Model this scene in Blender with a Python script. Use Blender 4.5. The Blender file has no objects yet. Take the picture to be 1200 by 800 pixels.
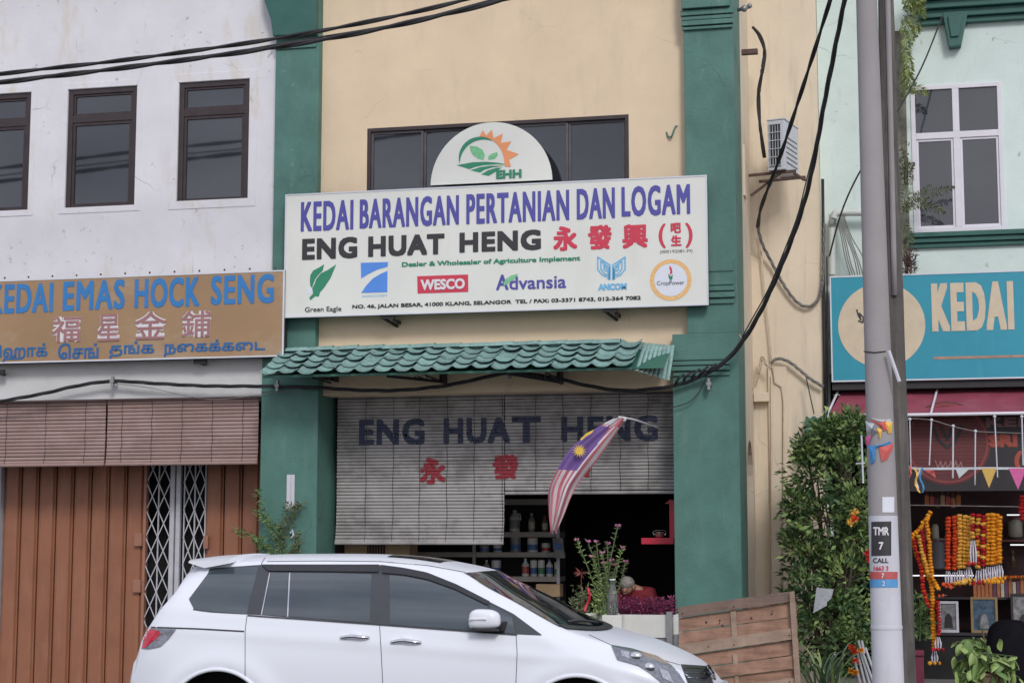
import bpy, bmesh, math, random
from mathutils import Vector, Matrix
from mathutils.geometry import tessellate_polygon
S = bpy.context.scene
COL = S.collection
R = math.radians
rnd = random.Random(7)

# ------------------------------------------------------------------ camera, sky, sun, exposure
CAM = Vector((0, -21.5, 1.77))
ROT = Matrix.Rotation(R(12.55), 3, 'Z') @ Matrix.Rotation(R(96.76), 3, 'X')
cd = bpy.data.cameras.new('camera'); cd.lens = 60; cd.sensor_width = 36; cd.clip_end = 3000
cam = bpy.data.objects.new('camera', cd); COL.objects.link(cam)
cam.location = CAM; cam.rotation_euler = ROT.to_euler(); S.camera = cam
SUN_EL, SUN_AZ = 34, 155            # azimuth measured clockwise from +Y (the sun stands behind the camera, to the right)
w = bpy.data.worlds.new('World'); S.world = w; w.use_nodes = True
nt = w.node_tree; nt.nodes.clear()
sky = nt.nodes.new('ShaderNodeTexSky'); sky.sky_type = 'NISHITA'; sky.sun_disc = False
sky.sun_elevation = R(SUN_EL); sky.sun_rotation = R(SUN_AZ); sky.dust_density = 2.5; sky.air_density = 1.0
tc = nt.nodes.new('ShaderNodeTexCoord'); mp = nt.nodes.new('ShaderNodeMapping'); mp.inputs['Scale'].default_value = (1.2, 1.2, 3.2)
cn = nt.nodes.new('ShaderNodeTexNoise'); cn.inputs['Scale'].default_value = 2.2; cn.inputs['Detail'].default_value = 7; cn.inputs['Roughness'].default_value = .55
cr = nt.nodes.new('ShaderNodeValToRGB')
cr.color_ramp.elements[0].position = .36; cr.color_ramp.elements[0].color = (3.0, 3.3, 4.3, 1)
cr.color_ramp.elements[1].position = .62; cr.color_ramp.elements[1].color = (9.6, 9.8, 10.9, 1)
mx = nt.nodes.new('ShaderNodeMix'); mx.data_type = 'RGBA'; mx.inputs[0].default_value = .8
bg = nt.nodes.new('ShaderNodeBackground'); bg.inputs['Strength'].default_value = .1
wo = nt.nodes.new('ShaderNodeOutputWorld')
L = nt.links.new
L(tc.outputs['Generated'], mp.inputs[0]); L(mp.outputs[0], cn.inputs['Vector']); L(cn.outputs[0], cr.inputs[0])
L(sky.outputs[0], mx.inputs[6]); L(cr.outputs[0], mx.inputs[7]); L(mx.outputs[2], bg.inputs[0]); L(bg.outputs[0], wo.inputs[0])
sl = bpy.data.lights.new('sun', 'SUN'); sl.energy = 1.2; sl.angle = R(14); sl.color = (1, .975, .95)
so = bpy.data.objects.new('sun', sl); COL.objects.link(so)
sd = Vector((math.sin(R(SUN_AZ)) * math.cos(R(SUN_EL)), math.cos(R(SUN_AZ)) * math.cos(R(SUN_EL)), math.sin(R(SUN_EL))))
so.rotation_euler = sd.to_track_quat('Z', 'Y').to_euler()
S.view_settings.view_transform = 'Standard'; S.view_settings.look = 'None'; S.view_settings.exposure = 0.28; S.view_settings.gamma = 1

def at(px, py, Y):
    """point of the plane y = Y seen at photo pixel (px, py): used as a survey tool for real coordinates"""
    d = ROT @ Vector(((px - 600) / 2000, -(py - 400) / 2000, -1))
    return CAM + d * ((Y - CAM.y) / d.y)
def X(px, py, Y): return at(px, py, Y).x
def Z(px, py, Y): return at(px, py, Y).z

# ------------------------------------------------------------------ materials
MATS = {}
def srgb(r, g, b):
    f = lambda c: ((c / 255) / 12.92 if c <= 10 else (((c / 255) + .055) / 1.055) ** 2.4)
    return (f(r), f(g), f(b))
def mat(name, col, rough=.6, var=.12, scale=6, bump=0., bscale=40, metal=0., spec=.5, coat=0., dirt=None, damt=.5, dscale=(1.5, 1.5, .35), dthr=.55,
        emit=None, estr=0, island=0., trans=0., alpha=1., crack=0., spots=None, ior=1.5, objrand=0.):
    if name in MATS: return MATS[name]
    m = bpy.data.materials.new(name); m.use_nodes = True; n = m.node_tree; P = n.nodes['Principled BSDF']; l = n.links.new
    N = n.nodes.new
    geo = N('ShaderNodeNewGeometry')
    def noise(sc, det=5, vec=None, rg=.6):
        t = N('ShaderNodeTexNoise'); t.inputs['Scale'].default_value = sc; t.inputs['Detail'].default_value = det; t.inputs['Roughness'].default_value = rg
        l(vec or geo.outputs['Position'], t.inputs['Vector']); return t.outputs[0]
    def mixc(f, a, b, mode='MIX'):
        t = N('ShaderNodeMix'); t.data_type = 'RGBA'; t.blend_type = mode
        if isinstance(f, (int, float)): t.inputs[0].default_value = f
        else: l(f, t.inputs[0])
        for i, c in ((6, a), (7, b)):
            if isinstance(c, tuple): t.inputs[i].default_value = (*c[:3], 1)
            else: l(c, t.inputs[i])
        return t.outputs[2]
    def ramp(v, a, b):
        t = N('ShaderNodeMapRange'); t.inputs[1].default_value = a; t.inputs[2].default_value = b; t.clamp = True; l(v, t.inputs[0]); return t.outputs[0]
    c0 = tuple(max(0, c * (1 - var)) for c in col); c1 = tuple(min(1, c * (1 + var)) for c in col)
    c = mixc(ramp(noise(scale), .3, .7), c0, c1) if var else tuple(col)
    if island:
        g2 = N('ShaderNodeMapRange'); l(geo.outputs['Random Per Island'], g2.inputs[0]); g2.inputs[3].default_value = 1 - island; g2.inputs[4].default_value = 1 + island
        vm = N('ShaderNodeVectorMath'); vm.operation = 'SCALE'
        if isinstance(c, tuple): vm.inputs[0].default_value = c
        else: l(c, vm.inputs[0])
        l(g2.outputs[0], vm.inputs['Scale']); c = vm.outputs[0]
    if objrand:
        oi = N('ShaderNodeObjectInfo'); g2 = N('ShaderNodeMapRange'); l(oi.outputs['Random'], g2.inputs[0]); g2.inputs[3].default_value = 1-objrand; g2.inputs[4].default_value = 1+objrand
        vm = N('ShaderNodeVectorMath'); vm.operation = 'SCALE'; l(c, vm.inputs[0]); l(g2.outputs[0], vm.inputs['Scale']); c = vm.outputs[0]
    if dirt:
        mpn = N('ShaderNodeMapping'); mpn.inputs['Scale'].default_value = dscale; l(geo.outputs['Position'], mpn.inputs[0])
        f = ramp(noise(2.2, 9, mpn.outputs[0], .68), dthr, dthr + .16)
        mm = N('ShaderNodeMath'); mm.operation = 'MULTIPLY'; l(f, mm.inputs[0]); mm.inputs[1].default_value = damt
        c = mixc(mm.outputs[0], c, dirt)
    if spots:
        f = ramp(noise(9, 8, None, .7), .62, .66)
        f2 = ramp(noise(1.1, 3), .5, .6)
        mm = N('ShaderNodeMath'); mm.operation = 'MULTIPLY'; l(f, mm.inputs[0]); l(f2, mm.inputs[1])
        c = mixc(mm.outputs[0], c, spots)
    if crack:
        v = N('ShaderNodeTexVoronoi'); v.feature = 'DISTANCE_TO_EDGE'; v.inputs['Scale'].default_value = .9
        wv = N('ShaderNodeMix'); wv.data_type = 'RGBA'; wv.inputs[0].default_value = .12; nn = N('ShaderNodeTexNoise'); nn.inputs['Scale'].default_value = 5; nn.inputs['Detail'].default_value = 6
        l(geo.outputs['Position'], nn.inputs['Vector']); l(geo.outputs['Position'], wv.inputs[6]); l(nn.outputs['Color'], wv.inputs[7]); l(wv.outputs[2], v.inputs['Vector'])
        f = ramp(v.outputs['Distance'], .006, .0); f2 = ramp(noise(.8, 2), .52, .62)
        mm = N('ShaderNodeMath'); mm.operation = 'MULTIPLY'; l(f, mm.inputs[0]); l(f2, mm.inputs[1])
        m3 = N('ShaderNodeMath'); m3.operation = 'MULTIPLY'; l(mm.outputs[0], m3.inputs[0]); m3.inputs[1].default_value = crack
        c = mixc(m3.outputs[0], c, tuple(k * .45 for k in col))
    if isinstance(c, tuple): P.inputs['Base Color'].default_value = (*c, 1)
    else: l(c, P.inputs['Base Color'])
    P.inputs['Roughness'].default_value = rough; P.inputs['Metallic'].default_value = metal
    P.inputs['Specular IOR Level'].default_value = spec; P.inputs['Coat Weight'].default_value = coat; P.inputs['IOR'].default_value = ior
    P.inputs['Coat Roughness'].default_value = .08
    P.inputs['Transmission Weight'].default_value = trans; P.inputs['Alpha'].default_value = alpha
    if emit: P.inputs['Emission Color'].default_value = (*emit, 1); P.inputs['Emission Strength'].default_value = estr
    if bump:
        b = N('ShaderNodeBump'); b.inputs['Strength'].default_value = bump; b.inputs['Distance'].default_value = .01
        l(noise(bscale, 6), b.inputs['Height']); l(b.outputs[0], P.inputs['Normal'])
    MATS[name] = m; return m
def M(name): return MATS[name]
mat('white_paint_wall', (.75, .74, .78), .8, .05, 2, .25, 60, dirt=(.62, .54, .38), damt=.55, dscale=(1.3, 1.3, .4), dthr=.55, crack=.9, spots=(.42, .42, .44))
mat('cream_wall', (.77, .61, .43), .85, .05, 1.5, .25, 50, dirt=(.58, .49, .36), damt=.35, dthr=.56, crack=.35)
mat('side_cream_wall', (.76, .65, .50), .85, .06, 1.5, .25, 50, dirt=(.50, .44, .35), damt=.45, dscale=(3, 3, .3), dthr=.52, crack=.5)
mat('mint_wall', (.66, .77, .73), .85, .05, 2, .3, 45, dirt=(.36, .40, .36), damt=.4, dthr=.58, crack=.5, spots=(.34, .38, .36))
mat('green_paint', (.078, .19, .158), .62, .16, 2.2, .4, 30, dirt=(.12, .235, .20), damt=.6, dscale=(2, 2, .5), dthr=.52, crack=.7, spots=(.16, .27, .24))
mat('dark_green_paint', (.03, .12, .10), .55, .15, 3, .2, 35)
mat('lintel_white', (.62, .62, .62), .8, .08, 2, .2, 50, dirt=(.46, .44, .42), damt=.5, dscale=(.6, .6, 2))
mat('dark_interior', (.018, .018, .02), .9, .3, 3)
mat('asphalt', (.05, .05, .052), .9, .2, 8, .5, 90)
mat('pavement', (.22, .21, .20), .9, .15, 5, .4, 60, dirt=(.13, .12, .11))
mat('soil_ground', (.16, .15, .13), .95, .2, 3)
mat('kerb_stone', (.35, .34, .32), .9, .15, 6, .3, 60)
mat('road_paint', (.72, .72, .7), .7, .1, 9)
mat('bronze_frame', (.055, .04, .042), .45, .15, 8, metal=.3)
mat('dark_glass', (.028, .030, .038), .05, .25, .7, .03, 1.3, spec=.8, ior=1.62)
mat('sill_frame_grey', (.10, .09, .10), .6, .2, 8)
mat('white_upvc', (.72, .70, .76), .4, .04, 5)
mat('sign_white', (.75, .76, .71), .45, .03, 1.5, dirt=(.67, .67, .60), damt=.4, dscale=(1, 1, .3))
mat('sign_edge', (.66, .68, .74), .4, .05, 4)
mat('sign_back', (.02, .02, .022), .7, .1, 4)
mat('print_blue', (.085, .08, .36), .5, .04, 4)
mat('print_black', (.035, .032, .037), .5, .1, 4)
mat('print_red', (.62, .045, .085), .5, .05, 4)
mat('print_green', (.03, .25, .14), .5, .05, 4)
mat('print_leaf', (.20, .55, .28), .5, .15, 20)
mat('print_orange', (.85, .33, .14), .5, .05, 4)
mat('print_azure', (.09, .27, .75), .5, .05, 4)
mat('print_cyan', (.18, .48, .75), .5, .05, 4)
mat('print_ring', (.85, .50, .20), .5, .25, 60)
mat('print_pale', (.74, .76, .84), .5, .03, 4)
mat('print_gold_board', (.36, .225, .12), .5, .08, 1.2, dirt=(.42, .31, .21), damt=.7, dscale=(.5, .5, .8), dthr=.5)
mat('print_sky_letter', (.035, .20, .50), .5, .08, 6)
mat('print_tamil', (.03, .13, .33), .5, .08, 6)
mat('print_white', (.75, .72, .75), .5, .04, 6)
mat('print_mauve', (.35, .17, .17), .5, .1, 6)
mat('teal_board', (.025, .29, .40), .4, .06, 1.5, dirt=(.05, .36, .46), damt=.6, dthr=.56, dscale=(6, 6, .5))
mat('board_cream', (.62, .52, .38), .5, .07, 6)
mat('tile_green', (.225, .365, .34), .75, .25, 16, .3, 60, spec=.25, objrand=.18, dirt=(.30, .44, .42), damt=.7, dscale=(4, 4, 4), dthr=.5, spots=(.09,.15,.13))
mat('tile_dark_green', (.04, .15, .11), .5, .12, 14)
mat('black_steel', (.022, .022, .024), .6, .2, 10)
mat('grey_steel', (.30, .30, .31), .45, .15, 10, metal=.5)
mat('rust_steel', (.12, .07, .06), .8, .3, 15)
mat('slat_grey', (.38, .365, .36), .6, .10, 3, .1, 60, objrand=.07, dirt=(.22, .205, .20), damt=.85, dscale=(1.1, 1.1, 1.3), dthr=.47)
mat('slat_brown', (.33, .225, .20), .65, .10, 3, .1, 60, objrand=.07, dirt=(.42, .31, .29), damt=.6, dscale=(.8, .8, 1.2), dthr=.5)
mat('cord_dark', (.06, .05, .05), .8, .1, 9)
mat('door_brown', (.29, .118, .065), .5, .12, 2, .1, 30, dirt=(.35, .16, .095), damt=.6, dscale=(3, 3, .5), dthr=.5)
mat('door_edge_brown', (.33, .155, .105), .5, .1, 5)
mat('grille_white', (.50, .50, .54), .5, .1, 8)
mat('cable_black', (.02, .02, .022), .6, .25, 12)
mat('cable_grey', (.20, .19, .18), .7, .25, 12)
mat('cable_cream', (.62, .53, .40), .7, .1, 12)
mat('pole_concrete', (.33, .31, .315), .9, .07, 2, .35, 70, dirt=(.36, .34, .35), damt=.5, dscale=(2, 2, .6))
mat('pole_white', (.60, .60, .66), .75, .05, 3, .3, 70, dirt=(.5, .5, .53), damt=.6)
mat('pole_old', (.095, .085, .078), .85, .22, 4, .4, 60, dirt=(.20, .18, .17), damt=.7, dscale=(8, 8, .4), dthr=.48)
mat('pvc_white', (.62, .66, .62), .4, .05, 5)
mat('ac_white', (.62, .63, .68), .45, .05, 5)
mat('ac_fin', (.03, .03, .034), .6, .1, 9)
mat('maroon_canvas', (.28, .055, .09), .6, .12, 4, dirt=(.33, .10, .13), damt=.6, dthr=.5)
mat('maroon_print', (.12, .03, .032), .6, .1, 9)
mat('board_dark', (.03, .025, .03), .6, .1, 9)
mat('red_plastic', (.55, .02, .05), .4, .05, 9)
mat('flower_yellow', (.83, .38, .02), .8, .1, 40, island=.18)
mat('flower_paleyellow', (.80, .47, .08), .8, .1, 40, island=.18)
mat('flower_orange', (.72, .085, .015), .8, .1, 40, island=.18)
mat('flower_red', (.50, .012, .02), .8, .1, 40, island=.2)
mat('flower_pink', (.62, .22, .42), .8, .1, 40, island=.2)
mat('ribbon_white', (.62, .60, .68), .6, .05, 20)
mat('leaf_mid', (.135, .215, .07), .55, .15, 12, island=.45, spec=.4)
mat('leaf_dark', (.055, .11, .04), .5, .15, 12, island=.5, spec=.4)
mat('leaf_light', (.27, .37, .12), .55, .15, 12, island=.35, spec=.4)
mat('leaf_olive', (.12, .14, .065), .6, .15, 12, island=.35)
mat('leaf_bright', (.26, .34, .12), .5, .15, 12, island=.3)
mat('leaf_purple', (.17, .022, .075), .6, .2, 12, island=.5)
mat('leaf_pandan', (.10, .15, .085), .5, .15, 12, island=.3)
mat('leaf_fern', (.19, .24, .07), .6, .15, 12, island=.35)
mat('stem_brown', (.10, .075, .05), .8, .2, 12)
mat('stem_green', (.10, .15, .06), .7, .2, 12)
mat('pallet_wood', (.31, .18, .125), .8, .28, 5, .35, 60, dirt=(.16, .085, .06), damt=.6, dscale=(.9, 2, 7), dthr=.5, island=.12)
mat('pallet_wood_pale', (.35, .25, .19), .8, .25, 5, .35, 60, dirt=(.21, .12, .09), damt=.5, dscale=(.9, 2, 7), dthr=.52)
mat('pallet_wood_grey', (.20, .135, .11), .85, .25, 5, .35, 60, dirt=(.11, .08, .07), damt=.6, dscale=(.9, 2, 7), dthr=.5)
mat('planter_white', (.66, .66, .62), .6, .06, 4, dirt=(.48, .47, .42), damt=.5)
mat('cardboard', (.42, .29, .17), .8, .1, 5)
mat('car_white', (.78, .80, .865), .34, .0, 4, spec=.4, coat=.22)
mat('car_glass', (.042, .058, .070), .03, .3, .8, .02, 2.0, spec=.8, ior=1.68)
mat('car_windscreen', (.012, .018, .020), .03, .2, .8, spec=.5)
mat('car_black', (.03, .03, .035), .35, .1, 9)
mat('car_pillar', (.055, .058, .068), .3, .05, 9)
mat('car_gap', (.06, .06, .07), .6, .0)
mat('chrome', (.75, .75, .78), .12, .0, metal=1)
mat('tail_red', (.55, .015, .04), .12, .2, 30, coat=.6)
mat('lamp_grey', (.20, .21, .25), .12, .3, 30, metal=.2, coat=.8)
mat('lamp_bright', (.75, .76, .8), .2, .1, 30, metal=.1, coat=.8)
mat('lamp_mid', (.36,.37,.42), .15, .3, 40, coat=.8)
mat('tyre', (.02, .02, .02), .85, .1, 20)
mat('rim', (.5, .5, .52), .3, .05, 9, metal=.9)
mat('shelf_steel', (.33, .31, .28), .6, .1, 9)
mat('skin', (.40, .22, .15), .6, .08, 20)
mat('grey_hair', (.30, .27, .25), .9, .5, 45, .9, 120, spec=.1)
mat('red_shirt', (.22, .018, .028), .8, .15, 20)  # red darkened so the cloth colour carries the shadow inside the shop
mat('trousers', (.03, .03, .04), .8, .15, 20)
mat('clear_plastic', (.80, .83, .86), .08, 0, 12, trans=.9)
mat('silver', (.6, .6, .58), .25, .2, 20, metal=.9)
mat('black_plastic', (.004, .004, .007), .8, .2, 8, .3, 20, spec=.15)
mat('paper_grey', (.42, .43, .45), .7, .15, 30)
mat('tube_light', (1, 1, 1), .5, 0, emit=(.95, .97, 1), estr=.75)
mat('bottle_white', (.55, .55, .54), .4, .06, 9)
mat('bottle_grey', (.20, .20, .21), .4, .1, 9)
mat('bottle_brown', (.16, .09, .06), .4, .1, 9)
mat('label_blue', (.06, .12, .30), .5, .3, 40)
mat('label_red', (.40, .06, .05), .5, .3, 40)
mat('label_green', (.06, .20, .09), .5, .3, 40)
mat('label_cream', (.50, .45, .36), .5, .2, 40)
mat('cap_red', (.45, .04, .04), .4, .05)
mat('cap_blue', (.05, .10, .4), .4, .05)
mat('gold_frame', (.28, .19, .09), .4, .2, 30)
mat('picture_blue', (.06, .10, .15), .25, .5, 14)
mat('picture_grey', (.22, .22, .23), .25, .5, 14)
mat('incense_orange', (.42, .14, .05), .6, .3, 40)
mat('incense_purple', (.12, .05, .10), .6, .3, 40)
mat('pennant_yellow', (.62, .40, .10), .8, .08, 20)
mat('pennant_pink', (.62, .12, .32), .8, .08, 20)
mat('pennant_red', (.60, .12, .11), .8, .08, 20)
mat('pennant_blue', (.06, .25, .55), .8, .08, 20)
mat('pennant_white', (.55, .58, .62), .8, .08, 20)
mat('tape_red', (.50, .10, .10), .6, .1, 20)
mat('tape_blue', (.10, .32, .62), .6, .1, 20)
mat('roof_clay', (.20, .12, .09), .8, .2, 8)

# ------------------------------------------------------------------ mesh helpers
ORG = {}
class MB:
    def __init__(s): s.v = []; s.f = []
    def add(s, vs, fs):
        n = len(s.v); s.v += [tuple(v) for v in vs]; s.f += [tuple(i + n for i in f) for f in fs]; return s
    def box(s, x0, x1, y0, y1, z0, z1):
        x0, x1 = sorted((x0, x1)); y0, y1 = sorted((y0, y1)); z0, z1 = sorted((z0, z1))
        return s.add([(x0,y0,z0),(x1,y0,z0),(x1,y1,z0),(x0,y1,z0),(x0,y0,z1),(x1,y0,z1),(x1,y1,z1),(x0,y1,z1)],
                     [(0,3,2,1),(4,5,6,7),(0,1,5,4),(1,2,6,5),(2,3,7,6),(3,0,4,7)])
    def prism(s, poly, y0, y1):
        """polygon of (x, z) pairs, extruded from y0 (front) to y1"""
        n = len(poly); a = sum(poly[i][0]*poly[(i+1)%n][1]-poly[(i+1)%n][0]*poly[i][1] for i in range(n))
        if a < 0: poly = poly[::-1]
        tr = tessellate_polygon([[Vector((p[0], p[1], 0)) for p in poly]])
        vs = [(p[0], y0, p[1]) for p in poly] + [(p[0], y1, p[1]) for p in poly]
        fs = [tuple(t) for t in tr] + [tuple(i + n for i in t[::-1]) for t in tr] + [(i, i+n, (i+1)%n+n, (i+1)%n) for i in range(n)]
        return s.add(vs, fs)
    def bar(s, p, q, w, h=None):
        p = Vector(p); q = Vector(q); h = h or w; d = (q-p).normalized()
        u = Vector((0,0,1)) if abs(d.z) < .9 else Vector((0,1,0))
        a = d.cross(u).normalized()*w/2; b = a.cross(d).normalized()*h/2
        vs = [p-a-b, p+a-b, p+a+b, p-a+b, q-a-b, q+a-b, q+a+b, q-a+b]
        return s.add(vs, [(0,1,2,3),(7,6,5,4),(0,4,5,1),(1,5,6,2),(2,6,7,3),(3,7,4,0)])
    def tube(s, pts, r, n=7, cap=True):
        pts = [Vector(p) for p in pts]; m = len(pts); rs = r if isinstance(r, (list, tuple)) else [r]*m
        ref = Vector((0,0,1)); vs = []; fs = []
        for i, p in enumerate(pts):
            d = (pts[min(i+1,m-1)] - pts[max(i-1,0)]).normalized()
            a = d.cross(ref)
            if a.length < .15: a = d.cross(Vector((0,1,0)))
            a.normalize(); b = a.cross(d)
            for k in range(n):
                t = 2*math.pi*k/n; vs.append(p + (a*math.cos(t)+b*math.sin(t))*rs[i])
        for i in range(m-1):
            for k in range(n):
                j = (k+1)%n; fs.append((i*n+k, i*n+j, (i+1)*n+j, (i+1)*n+k))
        if cap: fs.append(tuple(range(n))[::-1]); fs.append(tuple((m-1)*n+k for k in range(n)))
        return s.add(vs, fs)
    def lathe(s, prof, n=16, c=(0,0,0)):
        """prof: (radius, z) pairs from bottom to top"""
        vs = []; fs = []; m = len(prof)
        for r_, z in prof:
            for k in range(n):
                t = 2*math.pi*k/n; vs.append((c[0]+r_*math.cos(t), c[1]+r_*math.sin(t), c[2]+z))
        for i in range(m-1):
            for k in range(n):
                j = (k+1)%n; fs.append((i*n+k, i*n+j, (i+1)*n+j, (i+1)*n+k))
        fs.append(tuple(range(n))[::-1]); fs.append(tuple((m-1)*n+k for k in range(n)))
        return s.add(vs, fs)
    def grid(s, P):
        """P[i][j] points"""
        a = len(P); b = len(P[0])
        return s.add([p for row in P for p in row], [(i*b+j, i*b+j+1, (i+1)*b+j+1, (i+1)*b+j) for i in range(a-1) for j in range(b-1)])
    def ball(s, c, r, n=10, m=7):
        vs = []; fs = []; rx, ry, rz = r if isinstance(r, (tuple, list)) else (r, r, r)
        for i in range(m+1):
            t = math.pi*i/m
            for k in range(n):
                p = 2*math.pi*k/n; vs.append((c[0]+rx*math.sin(t)*math.cos(p), c[1]+ry*math.sin(t)*math.sin(p), c[2]-rz*math.cos(t)))
        for i in range(m):
            for k in range(n):
                j = (k+1)%n; fs.append((i*n+k, i*n+j, (i+1)*n+j, (i+1)*n+k))
        return s.add(vs, fs)
    def leaf(s, p, d, l, w, bend=.2, up=None):
        p = Vector(p); d = Vector(d).normalized(); u = up or Vector((rnd.uniform(-1,1), rnd.uniform(-1,1), rnd.uniform(-.2,1)))
        a = d.cross(u)
        if a.length < .05: a = d.cross(Vector((1,0,.3)))
        a.normalize(); nrm = a.cross(d)
        m1 = p + d*l*.45 - nrm*l*bend*.2; t = p + d*l - nrm*l*bend
        return s.add([p, m1+a*w/2+nrm*w*.12, m1-a*w/2+nrm*w*.12, t, m1], [(0,4,1),(0,2,4),(4,3,1),(4,2,3)])
def mesh(name, mb, m, bev=0., smooth=False, weld=False):
    me = bpy.data.meshes.new(name); me.from_pydata(mb.v, [], mb.f)
    if bev or weld:
        bm = bmesh.new(); bm.from_mesh(me)
        if weld: bmesh.ops.remove_doubles(bm, verts=bm.verts, dist=.0005)
        if bev:
            ed = [e for e in bm.edges if len(e.link_faces) == 2 and e.calc_face_angle(0) > .6]
            bmesh.ops.bevel(bm, geom=ed, offset=bev, segments=2, profile=.7, affect='EDGES', clamp_overlap=True)
        bm.to_mesh(me); bm.free()
    if smooth:
        me.polygons.foreach_set('use_smooth', [True]*len(me.polygons))
        if smooth is not True: me.set_sharp_from_angle(angle=R(smooth))
    me.materials.append(MATS[m] if isinstance(m, str) else m); me.update()
    return me
def part(name, mb, m, parent=None, bev=0., smooth=False, label=None, kind=None, weld=False):
    """mesh object whose vertices are given in world coordinates; a child is stored relative to its thing's base"""
    me = mesh(name, mb, m, bev, smooth, weld)
    o = bpy.data.objects.new(name, me); COL.objects.link(o)
    if parent is not None:
        g = ORG[parent.name]; me.transform(Matrix.Translation(-g)); o.parent = parent; ORG[o.name] = g
    else: ORG[o.name] = Vector((0,0,0))
    if label: o['label'] = label
    if kind: o['kind'] = kind
    return o
def piece(name, me, parent, loc, rot=(0,0,0), scale=(1,1,1), kind=None):
    """a piece sharing mesh data; loc in world coordinates"""
    o = bpy.data.objects.new(name, me); COL.objects.link(o)
    o.parent = parent; o.location = Vector(loc) - ORG[parent.name]; o.rotation_euler = rot; o.scale = scale
    ORG[o.name] = Vector(loc)
    if kind: o['kind'] = kind
    return o
def thing(name, label, cat, loc=(0,0,0), group=None):
    o = bpy.data.objects.new(name, None); COL.objects.link(o); o.location = loc; o.empty_display_size = .1
    o['label'] = label; o['category'] = cat
    if group: o['group'] = group
    ORG[o.name] = Vector(loc); return o
def single(name, label, cat, mb, m, group=None, **k):
    """a thing that is one mesh, its origin at its base centre"""
    o = part(name, mb, m, None, **k)
    xs = [v.co.x for v in o.data.vertices]; ys = [v.co.y for v in o.data.vertices]; zs = [v.co.z for v in o.data.vertices]
    g = Vector(((min(xs)+max(xs))/2, (min(ys)+max(ys))/2, min(zs))); o.data.transform(Matrix.Translation(-g)); o.location = g; ORG[o.name] = g
    o['label'] = label; o['category'] = cat
    if group: o['group'] = group
    return o
def struct(name, mb, m, **k): return part(name, mb, m, None, kind='structure', **k)
def clone(src, loc, rotz, label, group=None):
    c = src.copy(); COL.objects.link(c); c.location = loc; c.rotation_euler = (0,0,rotz); c['label'] = label
    if group: c['group'] = group
    def rec(a, b):
        for ch in list(a.children):
            d = ch.copy(); COL.objects.link(d); d.parent = b; rec(ch, d)
    rec(src, c); return c
def smoothpath(P, k=6):
    P = [Vector(p) for p in P]; out = []
    for i in range(len(P)-1):
        a = P[max(i-1,0)]; b = P[i]; c = P[i+1]; d = P[min(i+2,len(P)-1)]
        for j in range(k):
            t = j/k; out.append(.5*((2*b)+(c-a)*t+(2*a-5*b+4*c-d)*t*t+(3*b-a-3*c+d)*t**3))
    out.append(P[-1]); return out
_tc = {}
def text2d(body, off=0., sp=1.):
    k = (body, off, sp)
    if k in _tc: return _tc[k]
    c = bpy.data.curves.new('lettering', 'FONT'); c.body = body; c.size = 1; c.offset = off; c.resolution_u = 3; c.space_character = sp
    o = bpy.data.objects.new('lettering', c); COL.objects.link(o); bpy.context.view_layer.update()
    me = bpy.data.meshes.new_from_object(o.evaluated_get(bpy.context.evaluated_depsgraph_get()))
    vs = [(v.co.x, v.co.y) for v in me.vertices]; fs = [tuple(p.vertices) for p in me.polygons]
    bpy.data.objects.remove(o); bpy.data.meshes.remove(me); bpy.data.curves.remove(c)
    x0 = min(v[0] for v in vs); x1 = max(v[0] for v in vs); y0 = min(v[1] for v in vs); y1 = max(v[1] for v in vs)
    vs = [((v[0]-x0)/(x1-x0), (v[1]-y0)/(y1-y0)) for v in vs]
    _tc[k] = (vs, fs); return _tc[k]
def textmb(body, x0, x1, z0, z1, y, off=0., fat=0., sp=1.):
    """lettering as a thin sheet standing at y, filling the given rectangle; fat draws it in several passes for a bolder stroke"""
    vs, fs = text2d(body, off, sp); mb = MB(); sh = [(0,0)] if not fat else [(-fat,-fat),(fat,-fat),(-fat,fat),(fat,fat),(0,0),(fat,0),(-fat,0),(0,fat),(0,-fat)]
    for i, (a, b) in enumerate(sh):
        mb.add([(x0+v[0]*(x1-x0)+a, y-i*.0004, z0+v[1]*(z1-z0)+b) for v in vs], fs)
    return mb
def text_px(body, bl, tr, Y, off=0., fat=0., lift=.004, sp=1.):
    a = at(*bl, Y); b = at(*tr, Y); return textmb(body, a.x+fat, b.x-fat, a.z+fat, b.z-fat, Y-lift, off, fat, sp)
def poly_px(pts, Y, lift=.004, th=.002):
    return MB().prism([(at(*p, Y).x, at(*p, Y).z) for p in pts], Y-lift, Y-lift+th)
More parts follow.
